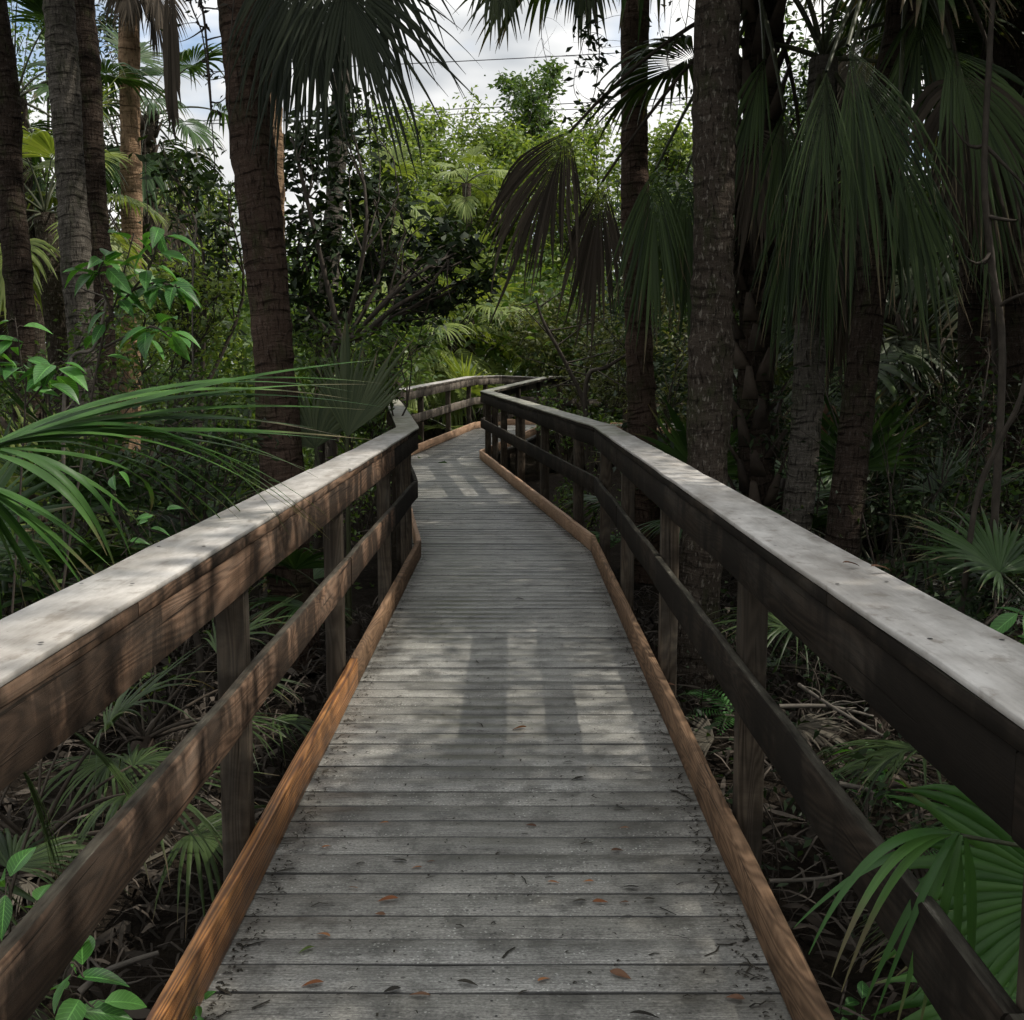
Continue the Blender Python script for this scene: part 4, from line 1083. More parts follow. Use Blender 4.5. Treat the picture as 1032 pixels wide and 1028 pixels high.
mass('shaded_thicket', 'dark thicket filling the swamp wood on the right', [(3.2, 9, 17, 24, -0.5, 5.0, 1.0), (8, 22, 15, 30, -0.5, 10, 2.0), (2.6, 6, 22, 34, -0.5, 6.5, 1.2), (12, 30, 3, 16, -0.5, 9, 2.4), (20, 36, 14, 34, -.5, 11, 2.4)], M['leaf_dark'], 110000, 0.19)
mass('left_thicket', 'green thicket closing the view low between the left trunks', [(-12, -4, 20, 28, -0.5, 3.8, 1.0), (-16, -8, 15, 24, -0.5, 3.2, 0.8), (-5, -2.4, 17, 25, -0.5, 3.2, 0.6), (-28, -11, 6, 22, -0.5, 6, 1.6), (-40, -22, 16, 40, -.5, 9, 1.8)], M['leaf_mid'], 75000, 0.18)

# ------------------------------------------------------------------ undergrowth and litter
def strips(mb, n, area, zf, lmin, lmax, wd, lift=0.12):
    """dead leaf blades lying every way"""
    for k in range(n):
        x = rng.uniform(area[0], area[1]); y_ = rng.uniform(area[2], area[3])
        a = rng.uniform(0, 2 * math.pi); l = rng.uniform(lmin, lmax); w_ = wd * rng.uniform(0.5, 1.4)
        t = np.linspace(0, 1, 5)
        cv = rng.normal(0, 0.14)
        ax = a + cv * t
        px_ = x + np.cumsum(np.cos(ax)) * l / 5; py_ = y_ + np.cumsum(np.sin(ax)) * l / 5
        z = zf + rng.random() * 0.12 + lift * rng.random() * np.sin(t * math.pi) + rng.normal(0, 0.1) * t * l
        P = np.stack([px_, py_, np.maximum(z, zf)], -1)
        s = np.stack([-np.sin(ax), np.cos(ax), rng.normal(0, 0.5, 5) * 0.3], -1)
        ww = w_ * np.array([0.6, 1, 0.95, 0.7, 0.08])
        V = np.concatenate([P - s * ww[:, None], P + s * ww[:, None]])
        q = [[i_, i_ + 1, i_ + 6, i_ + 5] for i_ in range(4)]
        mb.add(V, q, None, rng.random() ** 1.6)


mb = MB()
strips(mb, 4200, (-4.2, -0.95, 1.2, 10.0), GZ + 0.01, 0.10, 0.5, 0.0065, 0.10)
strips(mb, 5200, (0.9, 5.5, 1.2, 11.0), GZ + 0.01, 0.10, 0.5, 0.0065, 0.10)
strips(mb, 700, (-8, -2.0, 9, 18), GZ + 0.02, 0.3, 0.8, 0.014)
strips(mb, 900, (1.5, 9, 10, 18), GZ + 0.02, 0.3, 0.8, 0.014)
strips(mb, 900, (-4.2, -0.95, 1.2, 10.0), GZ + 0.02, 0.10, 0.30, 0.022, 0.03)
strips(mb, 1100, (0.9, 5.5, 1.2, 11.0), GZ + 0.02, 0.10, 0.30, 0.022, 0.03)
tag(mb.build('leaf_litter', M['litter']), 'dry grey-brown palm litter covering the swamp floor', 'leaf litter', kind='stuff')


def tangle(name, label, n, area, zr, mat, r=0.004, leafn=0, lm=None, lsz=0.06):
    mb = MB(); cs = []
    for k in range(n):
        x = rng.uniform(area[0], area[1]); y_ = rng.uniform(area[2], area[3])
        h = rng.uniform(*zr); a = rng.uniform(0, 6.28); rea = rng.uniform(0.1, 0.55) * h
        p0 = np.array([x, y_, GZ]); p2 = p0 + [math.cos(a) * rea, math.sin(a) * rea, h]
        p1 = (p0 + p2) / 2 + rng.normal(0, 0.25, 3) * h + [0, 0, 0.3 * h]
        pts = bez(p0, p1, p2, 8)
        tube(mb, pts, np.linspace(r * 1.5, r * 0.5, 8) * rng.uniform(0.6, 1.6), 4, rng.random())
        for q_ in range(2):
            i_ = rng.integers(2, 7); d = np.clip(rng.normal(0, 0.35, 3), -.6, .6) * h * 0.6
            tube(mb, bez(pts[i_], pts[i_] + d * 0.6 + [0, 0, .05], pts[i_] + d, 5), np.linspace(r * 0.8, r * 0.3, 5), 3, rng.random())
            cs.append(pts[i_] + d + rng.normal(0, 0.08, (3, 3)))
        cs.append(pts[2:] + rng.normal(0, 0.05, (6, 3)))
    tag(mb.build(name, mat), label, 'undergrowth', kind='stuff')
    if leafn:
        C = np.concatenate(cs); C = C[rng.integers(0, len(C), leafn)] + rng.normal(0, 0.10, (leafn, 3))
        ml = MB(); leaves(ml, C, lsz)
        tag(ml.build(name + '_leaves', lm), label.replace('stems', 'leaves'), 'undergrowth', kind='stuff')


tangle('dry_undergrowth', 'tangled thin dry stems between the trunks on the right', 420, (2.7, 9.5, 8.5, 19), (0.5, 2.4), M['twig'], 0.005, 16000, M['leaf_dark'], 0.075)
tangle('green_undergrowth', 'tangled stems of low growth behind the left railing', 260, (-7, -1.9, 6.5, 17), (0.4, 1.5), M['twig'], 0.005, 9000, M['leaf_mid'], 0.08)
tangle('walk_undergrowth', 'low tangled stems close under the right railing', 170, (1.0, 4.5, 3.0, 9.0), (0.12, 0.55), M['twig'], 0.0035, 4500, M['leaf_dark'], 0.055)


# ------------------------------------------------------------------ foreground palmettos
def strip_leaf(mb, p0, p1, p2, w, n=14, fold=0.35, nrm=(0, 0, 1), r=None, wstart=0.25):
    P = bez(p0, p1, p2, n); t = np.linspace(0, 1, n)
    d = unit(np.gradient(P, axis=0)); nr = unit(np.asarray(nrm, float) - d * (d @ np.asarray(nrm, float))[:, None]); u = np.cross(d, nr)
    ww = w * np.minimum(wstart + t * 2.6, 1) * (1 - np.clip((t - 0.35) / 0.65, 0, 1) ** 1.7) + 0.0008
    V = np.stack([P - u * ww[:, None], P - nr * (ww * fold)[:, None], P + u * ww[:, None]], 1).reshape(-1, 3)
    i_ = np.arange(n - 1) * 3
    Q = np.concatenate([np.stack([i_, i_ + 1, i_ + 4, i_ + 3], -1), np.stack([i_ + 1, i_ + 2, i_ + 5, i_ + 4], -1)])
    uv = np.stack([np.repeat(t, 3), np.tile([0, .05, .1], n) + rng.random() * 9], -1)
    mb.add(V, Q, uv, rng.random() if r is None else r)


base = np.array([-1.75, 2.9, GZ])
root = empty('saw_palmetto', base); tag(root, 'saw palmetto whose long green leaf arches over the left railing', 'palmetto', 'palmettos beside the walk')
hA = at(-12, 452, 3.0)
tipA = np.array([(398, 384, 4.4), (385, 376, 4.4), (375, 408, 4.35), (380, 428, 4.3), (352, 440, 4.3), (345, 470, 4.3), (330, 540, 4.2), (300, 545, 4.1), (262, 532, 4.0), (245, 560, 3.9)])
ctlA = np.array([(150, 352, 3.5), (160, 368, 3.5), (150, 380, 3.5), (165, 398, 3.5), (160, 405, 3.5), (175, 410, 3.5), (190, 380, 3.5), (180, 390, 3.4), (150, 415, 3.4), (140, 410, 3.4)])
mb = MB(); n = 22
for k in range(n):
    qv = k / (n - 1) * (len(tipA) - 1)
    tp = np.array([np.interp(qv, range(len(tipA)), tipA[:, c]) for c in range(3)]) + rng.normal(0, [28, 12, 0.12])
    ct = np.array([np.interp(qv, range(len(ctlA)), ctlA[:, c]) for c in range(3)]) + rng.normal(0, [8, 9, 0.05])
    strip_leaf(mb, hA + rng.normal(0, 0.006, 3), at(*ct), at(*tp), 0.0135 * rng.uniform(0.6, 1.2), 16, nrm=(0.1, -0.5, 1))
for tp, ct in [((118, 578, 3.1), (80, 455, 2.95)), ((132, 560, 3.15), (95, 450, 3.0)), ((108, 560, 3.0), (70, 470, 2.9)), ((150, 520, 3.5), (178, 455, 3.3)), ((152, 545, 3.3), (110, 470, 3.1))]:
    strip_leaf(mb, hA + rng.normal(0, 0.006, 3), at(*ct), at(*tp), 0.0125, 14, nrm=(0.1, -0.6, 1))
o = mb.build('frond', M['palm_fore'], root, base)
mp = MB(); tube(mp, bez(base + [0, 0, .1], base + [0.2, 0, 1.5], hA, 10), np.linspace(0.010, 0.006, 10), 6); mp.build('petiole', M['petiole'], o, base)
hB = at(-30, 485, 2.6); mb = MB()
for k in range(15):
    qv = k / 14
    tp = (np.interp(qv, [0, .5, 1], [112, 60, -20]), np.interp(qv, [0, .5, 1], [575, 615, 660]), 2.85)
    ct = (np.interp(qv, [0, .5, 1], [45, 20, -20]), np.interp(qv, [0, .5, 1], [495, 530, 560]), 2.7)
    strip_leaf(mb, hB, at(*(np.array(ct) + rng.normal(0, [6, 6, .03]))), at(*(np.array(tp) + rng.normal(0, [8, 8, .04]))), 0.0115, 12, nrm=(0.2, -0.6, 1))
o = mb.build('frond', M['palm_fore'], root, base)
mp = MB(); tube(mp, bez(base + [0, 0, .1], base + [0.0, -.1, 1.3], hB, 10), np.linspace(0.010, 0.006, 10), 6); mp.build('petiole', M['petiole'], o, base)
# broad shaded leaf of the same plant behind the arching one, and lower ones under the rail
part_fronds(root, base, [
    dict(start=base + [0.05, 0.5, .1], hub=at(70, 735, 4.0), L=0.62, droop=0.5, spread=0.65, n=18, limp=0.35, split=0.14, wmul=1.3, costa=0.04, sag=0.2, pr=.005, cdir=(.30, .2, -.4)),
    dict(start=base + [0.0, 0.2, .1], hub=at(20, 770, 3.6), L=0.52, droop=0.6, spread=0.7, n=18, limp=0.35, split=0.14, wmul=1.3, costa=0.04, sag=0.2, pr=.005, cdir=(.15, .1, -.6))], M['palm_deep'], M['petiole_dead'])

base = np.array([1.75, 2.35, GZ])
root = empty('saw_palmetto', base); tag(root, 'saw palmetto poking its fan leaf through the right railing', 'palmetto', 'palmettos beside the walk')
hC = at(968, 842, 2.02); mb = MB()
for tp, ct in [((815, 962, 1.93), (880, 815, 1.95)), ((838, 985, 1.92), (890, 830, 1.95)), ((848, 1000, 1.95), (905, 835, 1.96)), ((800, 935, 2.0), (880, 850, 1.98)),
               ((880, 1030, 1.95), (945, 850, 1.95)), ((902, 1040, 1.97), (945, 870, 1.97)), ((868, 1020, 1.99), (915, 900, 1.98)), ((925, 1045, 2.0), (958, 880, 1.98)), ((955, 1040, 2.02), (972, 900, 2.0)), ((975, 1030, 2.05), (985, 890, 2.03))]:
    strip_leaf(mb, hC + rng.normal(0, 0.004, 3), at(*ct), at(*tp), 0.0082 * rng.uniform(0.8, 1.15), 16, nrm=(-0.2, -0.7, 1))
o = mb.build('frond', M['palm_fore'], root, base)
mp = MB(); tube(mp, bez(base + [0, 0, .1], base + [0.1, 0, 1.1], hC, 10), np.linspace(0.008, 0.004, 10), 6); mp.build('petiole', M['petiole'], o, base)
part_fronds(root, base, [
    dict(start=base + [0, 0, .1], hub=at(1080, 905, 2.4), L=0.48, droop=0.4, spread=1.5, n=30, pr=.006, limp=0.15, split=0.5, turn=0.2, costa=0.04, sag=0.2, nrm=np.array([-.4, -0.9, 0.5])),
    dict(start=base + [0, 0, .1], hub=at(1045, 1010, 2.7), L=0.42, droop=0.5, spread=1.6, n=28, pr=.006, limp=0.2, split=0.5, turn=0.2, costa=0.04, sag=0.2, nrm=np.array([-.2, -0.9, 0.6]))], M['palm_fore'], M['petiole'])


def palmetto(label, base, key, n, scale, elr, azr=None, name='saw_palmetto'):
    base = np.asarray(base, float)
    rt = empty(name, base); tag(rt, label, 'palmetto', 'palmettos beside the walk')
    mbq = MB(); tube(mbq, spline([base - [0, 0, .1], base + [0.02, 0, .1], base + [0.03, 0.02, .25]], 6), [0.07, .07, .065, .06, .06, .05], 10, rough=0.1)
    mbq.build('stem', M['boot'], rt, base)
    crown(rt, base + [0.03, 0.02, .22], base, key, n, scale, elr, azr=azr)
    return rt
b = gpx(350, 8.6); b[2] = GZ
rt = palmetto('palmetto with a stiff upright fan leaf just behind the left railing', b, 'saw', 4, 0.6, (20, 60), azr=(1.8, 4.4))
part_fronds(rt, b, [dict(start=b + [0, 0, .2], hub=at(350, 440, 8.3), L=0.74, droop=0.02, spread=0.72, n=30, cdir=(.2, 0, 1), limp=0.04, split=0.55, costa=0.03, sag=0.0, fold=0.4, nrm=np.array([0.25, -1.0, 0.15]), vfold=0.1),
                    dict(start=b + [0, 0, .2], hub=at(318, 452, 8.7), L=0.55, droop=0.15, spread=1.2, n=26, limp=0.15, split=0.45, costa=0.03, sag=0.05, nrm=np.array([0, -0.8, 0.6]))], M['palm_dull'], M['petiole'])
palmetto('dark palmetto clump left of the large reddish trunk', [-2.7, 8.4, GZ], 'saw', 9, 0.9, (15, 75), azr=(1.5, 4.8))
palmetto('palmetto clump in the shade behind the arching leaf', [-3.2, 6.2, GZ], 'saw', 9, 0.85, (5, 70), azr=(1.2, 5.0))
palmetto('yellow-green palmetto among the left trunks', [-4.4, 10.2, GZ], 'sawlit', 8, 0.75, (15, 75))
palmetto('grey palmetto at the foot of the right trunks', [3.8, 12.8, GZ], 'saw', 9, 0.8, (10, 70))
palmetto('palmetto in the gap behind the thick brown trunk', [2.0, 11.5, GZ], 'saw', 8, 0.8, (10, 70))
palmetto('dark palmetto beyond the ferns on the right', [3.4, 10.4, GZ], 'saw', 9, 0.85, (10, 70))
palmetto('palmetto at the right edge behind the broadleaf plant', [3.6, 7.0, GZ], 'saw', 8, 0.7, (5, 65), azr=(-1.2, 2.6))
palmetto('low dark palmetto under the left rails, nearest the viewer', [-1.95, 3.3, GZ], 'sawdeep', 6, 0.42, (5, 50))
palmetto('low dark palmetto under the left rails, by the first post', [-2.0, 4.5, GZ], 'sawdeep', 9, 0.52, (10, 65))
palmetto('low dark palmetto under the left rails, by the second post', [-2.0, 5.9, GZ], 'sawdeep', 9, 0.5, (10, 65))
palmetto('low dark palmetto below the right rails, past the small green plant', [2.3, 4.9, GZ], 'sawdeep', 8, 0.5, (10, 65))
palmetto('low dark palmetto below the right rails, near the thick brown trunk', [2.2, 6.7, GZ], 'sawdeep', 8, 0.5, (10, 65))
palmetto('low dark palmetto below the right rails, behind the poking fan leaf', [2.0, 3.5, GZ], 'sawdeep', 8, 0.45, (10, 60))
palmetto('sunny palmetto left of the far railing', [-3.4, 22.0, GZ], 'sawlit', 9, 0.9, (10, 75), azr=(1.5, 4.7))
palmetto('palmetto behind the far end of the railing', [-0.9, 28.6, GZ], 'sawlit', 10, 1.1, (10, 75))


# ------------------------------------------------------------------ broad-leaved saplings
def ovate(mb, p, d, nrm, l, w, curl=0.35, r=0.5):
    d = unit(d); nrm = unit(np.asarray(nrm) - d * (np.asarray(nrm) @ d)); s = np.cross(d, nrm)
    t = np.linspace(0, 1, 8)
    prof = np.sin(np.pi * t ** 0.8) ** 0.85 * (1 - 0.25 * t); prof[0] = 0.06; prof[-1] = 0.01
    cen = p + d * (t * l)[:, None] - nrm * (curl * l * t ** 2)[:, None]
    up_ = unit(nrm + d * 0.3)
    V = np.stack([cen - s * (w / 2 * prof)[:, None] + up_ * (0.30 * w * prof)[:, None] * 0.6, cen - s * (w / 4 * prof)[:, None] + up_ * (0.16 * w * prof)[:, None] * .6, cen,
                  cen + s * (w / 4 * prof)[:, None] + up_ * (0.16 * w * prof)[:, None] * .6, cen + s * (w / 2 * prof)[:, None] + up_ * (0.30 * w * prof)[:, None] * 0.6], 1).reshape(-1, 3)
    Q = [[i_ * 5 + k, i_ * 5 + k + 1, i_ * 5 + k + 6, i_ * 5 + k + 5] for i_ in range(7) for k in range(4)]
    uv = np.stack([np.repeat(t, 5), np.tile(np.linspace(0, .2, 5), 8)], -1)
    mb.add(V, Q, uv, r)


def sapling(label, stems, l, mat, n_per, name='sapling', cat='sapling', r=0.006, aspect=0.48, start=0.35):
    """stems: list of 3-D polylines; leaves alternate along the outer part of each"""
    base = np.asarray(stems[0][0], float)
    root = empty(name, base); tag(root, label, cat)
    ms = MB()
    for st in stems:
        P = spline(st, 16)
        tube(ms, P, np.linspace(r, r * 0.4, 16), 6)
        for k in range(n_per):
            t = start + (1 - start) * (k + 0.5) / n_per
            p = np.array([np.interp(t, np.linspace(0, 1, 16), P[:, c]) for c in range(3)])
            a = k * 2.4 + rng.normal(0, 0.4)
            d = np.array([math.cos(a), math.sin(a) * 0.8, rng.normal(0.0, 0.3)])
            q_ = p + unit(d) * l * 0.22
            tube(ms, np.array([p, (p + q_) / 2 + [0, 0, .01], q_]), [r * .35, r * .3, r * .25], 4)
            ml = MB(); ll = l * rng.uniform(0.65, 1.1)
            ovate(ml, q_, d + [0, 0, -0.25], [rng.normal(0, .4), rng.normal(-0.3, .4), 1], ll, ll * aspect, rng.uniform(.1, .5), rng.random())
            lf = ml.build('leaf', mat, root, base, smooth=True)
    ms.build('stem', M['twig'], root, base, smooth=True)
    return root


def pv(*t): return at(*t)
b = np.array([-2.6, 6.0, GZ])
sapling('tall sapling of broad bright leaves in front of the left trunks', [
    [b, pv(95, 385, 6.1), pv(118, 300, 6.1), pv(135, 235, 6.1)], [pv(118, 310, 6.1), pv(150, 270, 6.0), pv(163, 225, 5.9)], [pv(105, 350, 6.1), pv(150, 330, 5.9), pv(172, 340, 5.8)],
    [pv(118, 300, 6.1), pv(155, 285, 6.1), pv(180, 290, 6.0)], [pv(115, 320, 6.1), pv(100, 280, 6.0), pv(105, 262, 5.9)]], 0.20, M['leaf_sap'], 12, r=0.008)
b = np.array([-2.45, 5.2, GZ])
sapling('sapling with shield-shaped light leaves at the left edge', [[b, pv(25, 420, 5.3), pv(22, 370, 5.3), pv(15, 320, 5.3)], [pv(25, 410, 5.3), pv(50, 380, 5.3), pv(58, 365, 5.2)], [pv(22, 400, 5.3), pv(0, 370, 5.3), pv(-15, 340, 5.2)]], 0.15, M['leaf_sap'], 10, aspect=0.6)
b = np.array([-1.15, 2.3, GZ])
sapling('dark glossy seedling at the bottom left corner, under the middle rail', [[b, pv(10, 940, 2.25), pv(5, 895, 2.25)], [b, pv(30, 960, 2.25), pv(35, 930, 2.2)], [b + [0.1, -.1, 0], pv(60, 1010, 2.15), pv(85, 985, 2.15)], [b + [.15, -.1, 0], pv(60, 1040, 2.1), pv(95, 1015, 2.1)]], 0.12, M['leaf_sap'], 4, name='seedling', cat='seedling', r=0.004, start=0.5)
b = np.array([1.95, 4.2, GZ])
sapling('green broadleaf plant rising beside the right handrail at the picture edge', [[b, pv(1030, 690, 4.2), pv(1015, 640, 4.2)], [b, pv(1045, 660, 4.2), pv(1030, 612, 4.2)], [b, pv(1060, 660, 4.2), pv(1062, 620, 4.2)]], 0.15, M['leaf_sap'], 6, name='seedling', cat='seedling', start=0.5)
b = np.array([1.78, 5.6, GZ])
sapling('small green plant on the litter seen between the right rails', [[b, pv(868, 785, 5.6), pv(862, 745, 5.6)], [b, pv(880, 780, 5.6), pv(888, 750, 5.5)], [b, pv(850, 790, 5.6), pv(843, 765, 5.5)], [b, pv(880, 800, 5.5), pv(895, 785, 5.4)]], 0.12, M['leaf_sap'], 6, name='seedling', cat='seedling', r=0.004, start=0.3)
b = np.array([1.2, 3.55, GZ])
sapling('tiny seedling at the bottom edge, right of the kerb', [[b, pv(870, 1030, 3.5), pv(868, 1010, 3.5)], [b, pv(850, 1030, 3.5), pv(848, 1015, 3.5)]], 0.09, M['leaf_sap'], 4, name='seedling', cat='seedling', r=0.003, start=0.4)
b = np.array([-2.0, 6.4, GZ])
sapling('thin sapling with a few bright leaves under the arching palmetto leaf', [[b, pv(120, 520, 6.2), pv(115, 470, 6.1)], [pv(122, 560, 6.2), pv(150, 530, 6.2), pv(165, 515, 6.1)]], 0.13, M['leaf_sap'], 4, name='seedling', cat='seedling', r=0.004)
b = np.array([-0.875, 2.62, -0.02])
sapling('little clover-like weed growing up behind the orange kerb', [[b, b + [.02, .02, .04], b + [.09, .05, .05]], [b, b + [.05, .1, .05], b + [.085, .14, .045]], [b, b + [.05, -.05, .05], b + [.1, -.1, .04]]], 0.035, M['leaf_sap'], 4, name='weed', cat='weed', r=0.0015, aspect=0.9, start=0.3)
b = np.array([2.2, 5.9, GZ])
sapling('small bright plant beside the leaning palm base, behind the right handrail', [[b, pv(900, 640, 6.4), pv(895, 615, 6.6)], [b, pv(930, 640, 6.4), pv(935, 622, 6.4)]], 0.07, M['fern'], 6, name='seedling', cat='seedling', r=0.003)


def fern(label, base, n, l, mat, azr=(0, 6.28)):
    base = np.asarray(base, float); root = empty('fern', base); tag(root, label, 'fern')
    for k in range(n):
        mbf = MB(); a = azr[0] + (azr[1] - azr[0]) * (k + rng.random() * .6) / n; el = rng.uniform(0.7, 1.2); ll = l * rng.uniform(.7, 1.1)
        h = np.array([math.cos(a), math.sin(a), 0])
        P = bez(base, base + h * ll * .45 * math.cos(el) + [0, 0, ll * .8], base + h * ll * .9 + [0, 0, ll * .35], 22)
        tube(mbf, P, np.linspace(.004, .001, 22), 4, .3)
        d = unit(np.gradient(P, axis=0)); sd = unit(np.cross(d, [0, 0, 1.0]))
        for i_ in range(4, 22):
            w_ = ll * .24 * math.sin(math.pi * ((i_ - 3) / 19) ** .7) + .004
            for s_ in (-1, 1):
                e = P[i_] + sd[i_] * s_ * w_ + d[i_] * w_ * .35 + [0, 0, -w_ * .2]
                c = d[i_] * ll * .018
                mbf.add([P[i_] - c, P[i_] * .5 + e * .5 - c * .9, e, P[i_] * .5 + e * .5 + c * .9], [[0, 1, 2, 3]], None, rng.random())
        mbf.build('frond', mat, root, base)
fern('bright green fern just behind the right handrail', [2.75, 8.2, GZ], 8, 0.75, M['fern'])
fern('second green fern, further back by the leaning palm', [3.0, 9.6, GZ], 7, 0.7, M['fern'])
fern('grey-green fern in the shade near the right trunks', [3.5, 8.9, GZ], 9, 0.85, M['fern_grey'])
fern('dull fern left of the pale vine stem', [3.9, 9.8, GZ], 8, 0.8, M['fern_grey'])
fern('dark fern in the shade, middle of the right wood', [4.6, 11.0, GZ], 9, 0.95, M['fern_grey'])
fern('green fern at the foot of the slender leaning palm', [2.35, 8.5, GZ], 8, 0.6, M['fern'])
fern('low green fern below the small green plant on the right', [1.9, 4.7, GZ], 7, 0.4, M['fern'])
fern('fern under the right railing, before the big brown trunk', [1.35, 6.6, GZ], 6, 0.5, M['fern'])
fern('fern outside the right railing past the bend', [1.0, 12.8, GZ], 7, 0.7, M['fern'])


# ------------------------------------------------------------------ vines, bare stems, fallen things
def stem_thing(name, label, cat, pts, r0, r1, mat, n=24, twigs=0, tl_=0.4, leaf=None, leafn=0, lsz=0.06, group=None):
    P = spline(pts, n); base = P[0]
    mb = MB(); tube(mb, P, np.linspace(r0, r1, n), 7, .5, rough=.04)
    ce = []
    for k in range(twigs):
        i_ = rng.integers(n // 4, n); d = rng.normal(0, 1, 3) * tl_ * [1, .6, .7]
        b_ = bez(P[i_], P[i_] + d * .5 + rng.normal(0, .05, 3), P[i_] + d, 6)
        tube(mb, b_, np.linspace(r1 * .9, r1 * .25, 6), 4, .5); ce.append(b_[2:])
    if leaf is None:
        return tag(mb.build(name, mat, None, base, smooth=True, loc=base), label, cat, group)
    root = empty(name, base); tag(root, label, cat, group)
    mb.build('stem', mat, root, base, smooth=True)
    C = np.concatenate(ce + [P]); C = C[rng.integers(0, len(C), leafn)] + rng.normal(0, .03, (leafn, 3))
    ml = MB(); leaves(ml, C, lsz, .2); ml.build('foliage', leaf, root, base)
    return root


stem_thing('bare_branch', 'crooked dark bare limb rising from the end of the far railing', 'branch', [gnd(600, 18.0), at(592, 420, 18), at(572, 370, 18), at(548, 325, 18), at(540, 300, 18)], .05, .015, M['twig'], twigs=10, tl_=.7)
stem_thing('bare_branch', 'forked dark stem right of the crooked limb, behind the right railing', 'branch', [gnd(596, 17.6), at(590, 390, 17.6), at(612, 370, 17.6), at(640, 352, 17.7), at(665, 330, 17.8)], .045, .012, M['twig'], twigs=10, tl_=.6)
stem_thing('bare_branch', 'long dark limb slanting up right behind the left railing', 'branch', [gnd(318, 12.5), at(330, 368, 12.5), at(365, 338, 12.6), at(398, 310, 12.6), at(430, 290, 12.7), at(452, 262, 12.8)], .05, .012, M['twig'], twigs=12, tl_=.5)
stem_thing('vine', 'pale curved vine stem climbing beside the dark trunks on the right', 'vine', [np.array([2.95, 7.5, GZ]), at(972, 590, 7.5), at(985, 500, 7.5), at(1010, 440, 7.4), at(1030, 395, 7.3), at(1045, 300, 7.3), at(1040, 60, 7.4)], .022, .012, M['twig'])
stem_thing('vine', 'dark stem hanging at the right edge before the shaded fan palm', 'vine', [np.array([3.35, 7.9, GZ]), at(1010, 380, 7.9), at(1000, 270, 7.9), at(992, 180, 7.9), at(998, 40, 8.0), at(1005, -60, 8.1)], .028, .018, M['twig'], twigs=6)
stem_thing('vine', 'long hanging vine left of the large reddish trunk, nearest to it', 'vine', [at(232, -330, 8.7), at(238, -60, 8.5), at(231, 60, 8.4), at(232, 160, 8.4)], .006, .004, M['twig'])
stem_thing('vine', 'dark shaggy vine hanging in the middle of the left sky gap', 'vine', [at(215, -330, 8.8), at(194, -60, 8.6), at(206, 20, 8.6), at(213, 110, 8.6)], .011, .008, M['twig'], leaf=M['litter_dark'], twigs=14, tl_=.10, leafn=60, lsz=.06)
stem_thing('vine', 'thin drooping vine ending in small leaves, in the left sky gap', 'vine', [at(205, -330, 8.9), at(188, -40, 8.9), at(205, 40, 8.9), at(214, 130, 8.9), at(217, 175, 8.9)], .007, .004, M['twig'], leaf=M['leaf_dark'], twigs=6, tl_=.12, leafn=40, lsz=.06)
stem_thing('hanging_branch', 'leafy dark spray hanging in the sky left of the reddish ringed trunk', 'branch', [at(640, -520, 11.6), at(618, -100, 10.0), at(600, 0, 10), at(604, 50, 10), at(600, 90, 10), at(590, 118, 10)], .008, .003, M['twig'], twigs=26, tl_=.18, leaf=M['leaf_dark'], leafn=150, lsz=.085)
stem_thing('hanging_branch', 'bare twig with drooping tips hanging into the top of the sky', 'branch', [at(628, -480, 12), at(542, -60, 11), at(548, 0, 11), at(546, 40, 11), at(560, 90, 11)], .006, .002, M['twig_pale'], twigs=16, tl_=.28)
stem_thing('hanging_branch', 'thin looping twig hanging beside the leafy spray in the sky', 'branch', [at(636, -480, 12), at(594, -60, 10.5), at(592, 20, 10.5), at(578, 85, 10.5), at(592, 110, 10.5), at(612, 122, 10.5)], .005, .002, M['twig'], twigs=8, tl_=.2)
stem_thing('vine', 'tangle of fine stems between the reddish trunk and the thick brown trunk', 'vine', [at(742, -60, 10.4), at(702, -30, 9.8), at(690, 30, 9.8), at(672, 60, 9.8), at(690, 100, 9.8)], .005, .003, M['twig'], twigs=22, tl_=.35, leaf=M['leaf_dark'], leafn=60, lsz=.06)
stem_thing('vine', 'thin grey stem standing before the lime green shrub', 'vine', [gnd(195, 10.0), at(194, 320, 10.0), at(198, 220, 10.0)], .010, .006, M['twig_pale'])
stem_thing('bare_branch', 'arching grey twig in front of the left edge trunk', 'branch', [gnd(60, 7.5), at(65, 395, 7.5), at(95, 350, 7.5), at(108, 300, 7.5)], .014, .008, M['twig_pale'], twigs=6, tl_=.2)

sticks = [
 ('long pale fallen stick slanting across the litter beyond the right rails', (805, 690, 6.3), (890, 742, 5.7), .012),
 ('pale split branch lying level on the litter beyond the right rails', (785, 712, 6.0), (880, 722, 6.1), .014),
 ('reddish fallen stick behind the small green plant', (845, 790, 4.9), (880, 800, 4.9), .014),
 ('grey fallen branch at the right edge of the litter', (930, 800, 4.6), (1010, 815, 4.6), .016),
 ('short fallen stick on the litter behind the right kerb', (775, 888, 4.1), (850, 880, 4.2), .009),
 ('grey stick leaning among the ferns on the right', (962, 545, 8.4), (975, 515, 8.4), .012),
 ('dark fallen stick on the litter left of the orange kerb', (80, 1000, 3.6), (160, 960, 3.7), .014),
 ('pale fallen stick low behind the left middle rail', (150, 800, 4.6), (215, 770, 4.8), .010)]
for lab, a, b_, r_ in sticks:
    p, q_ = at(*a), at(*b_)
    stem_thing('fallen_branch', lab, 'branch', [p, (p + q_) / 2 + rng.normal(0, .02, 3), q_], r_, r_ * .6, M['twig_pale'], n=10, twigs=3, tl_=.12)
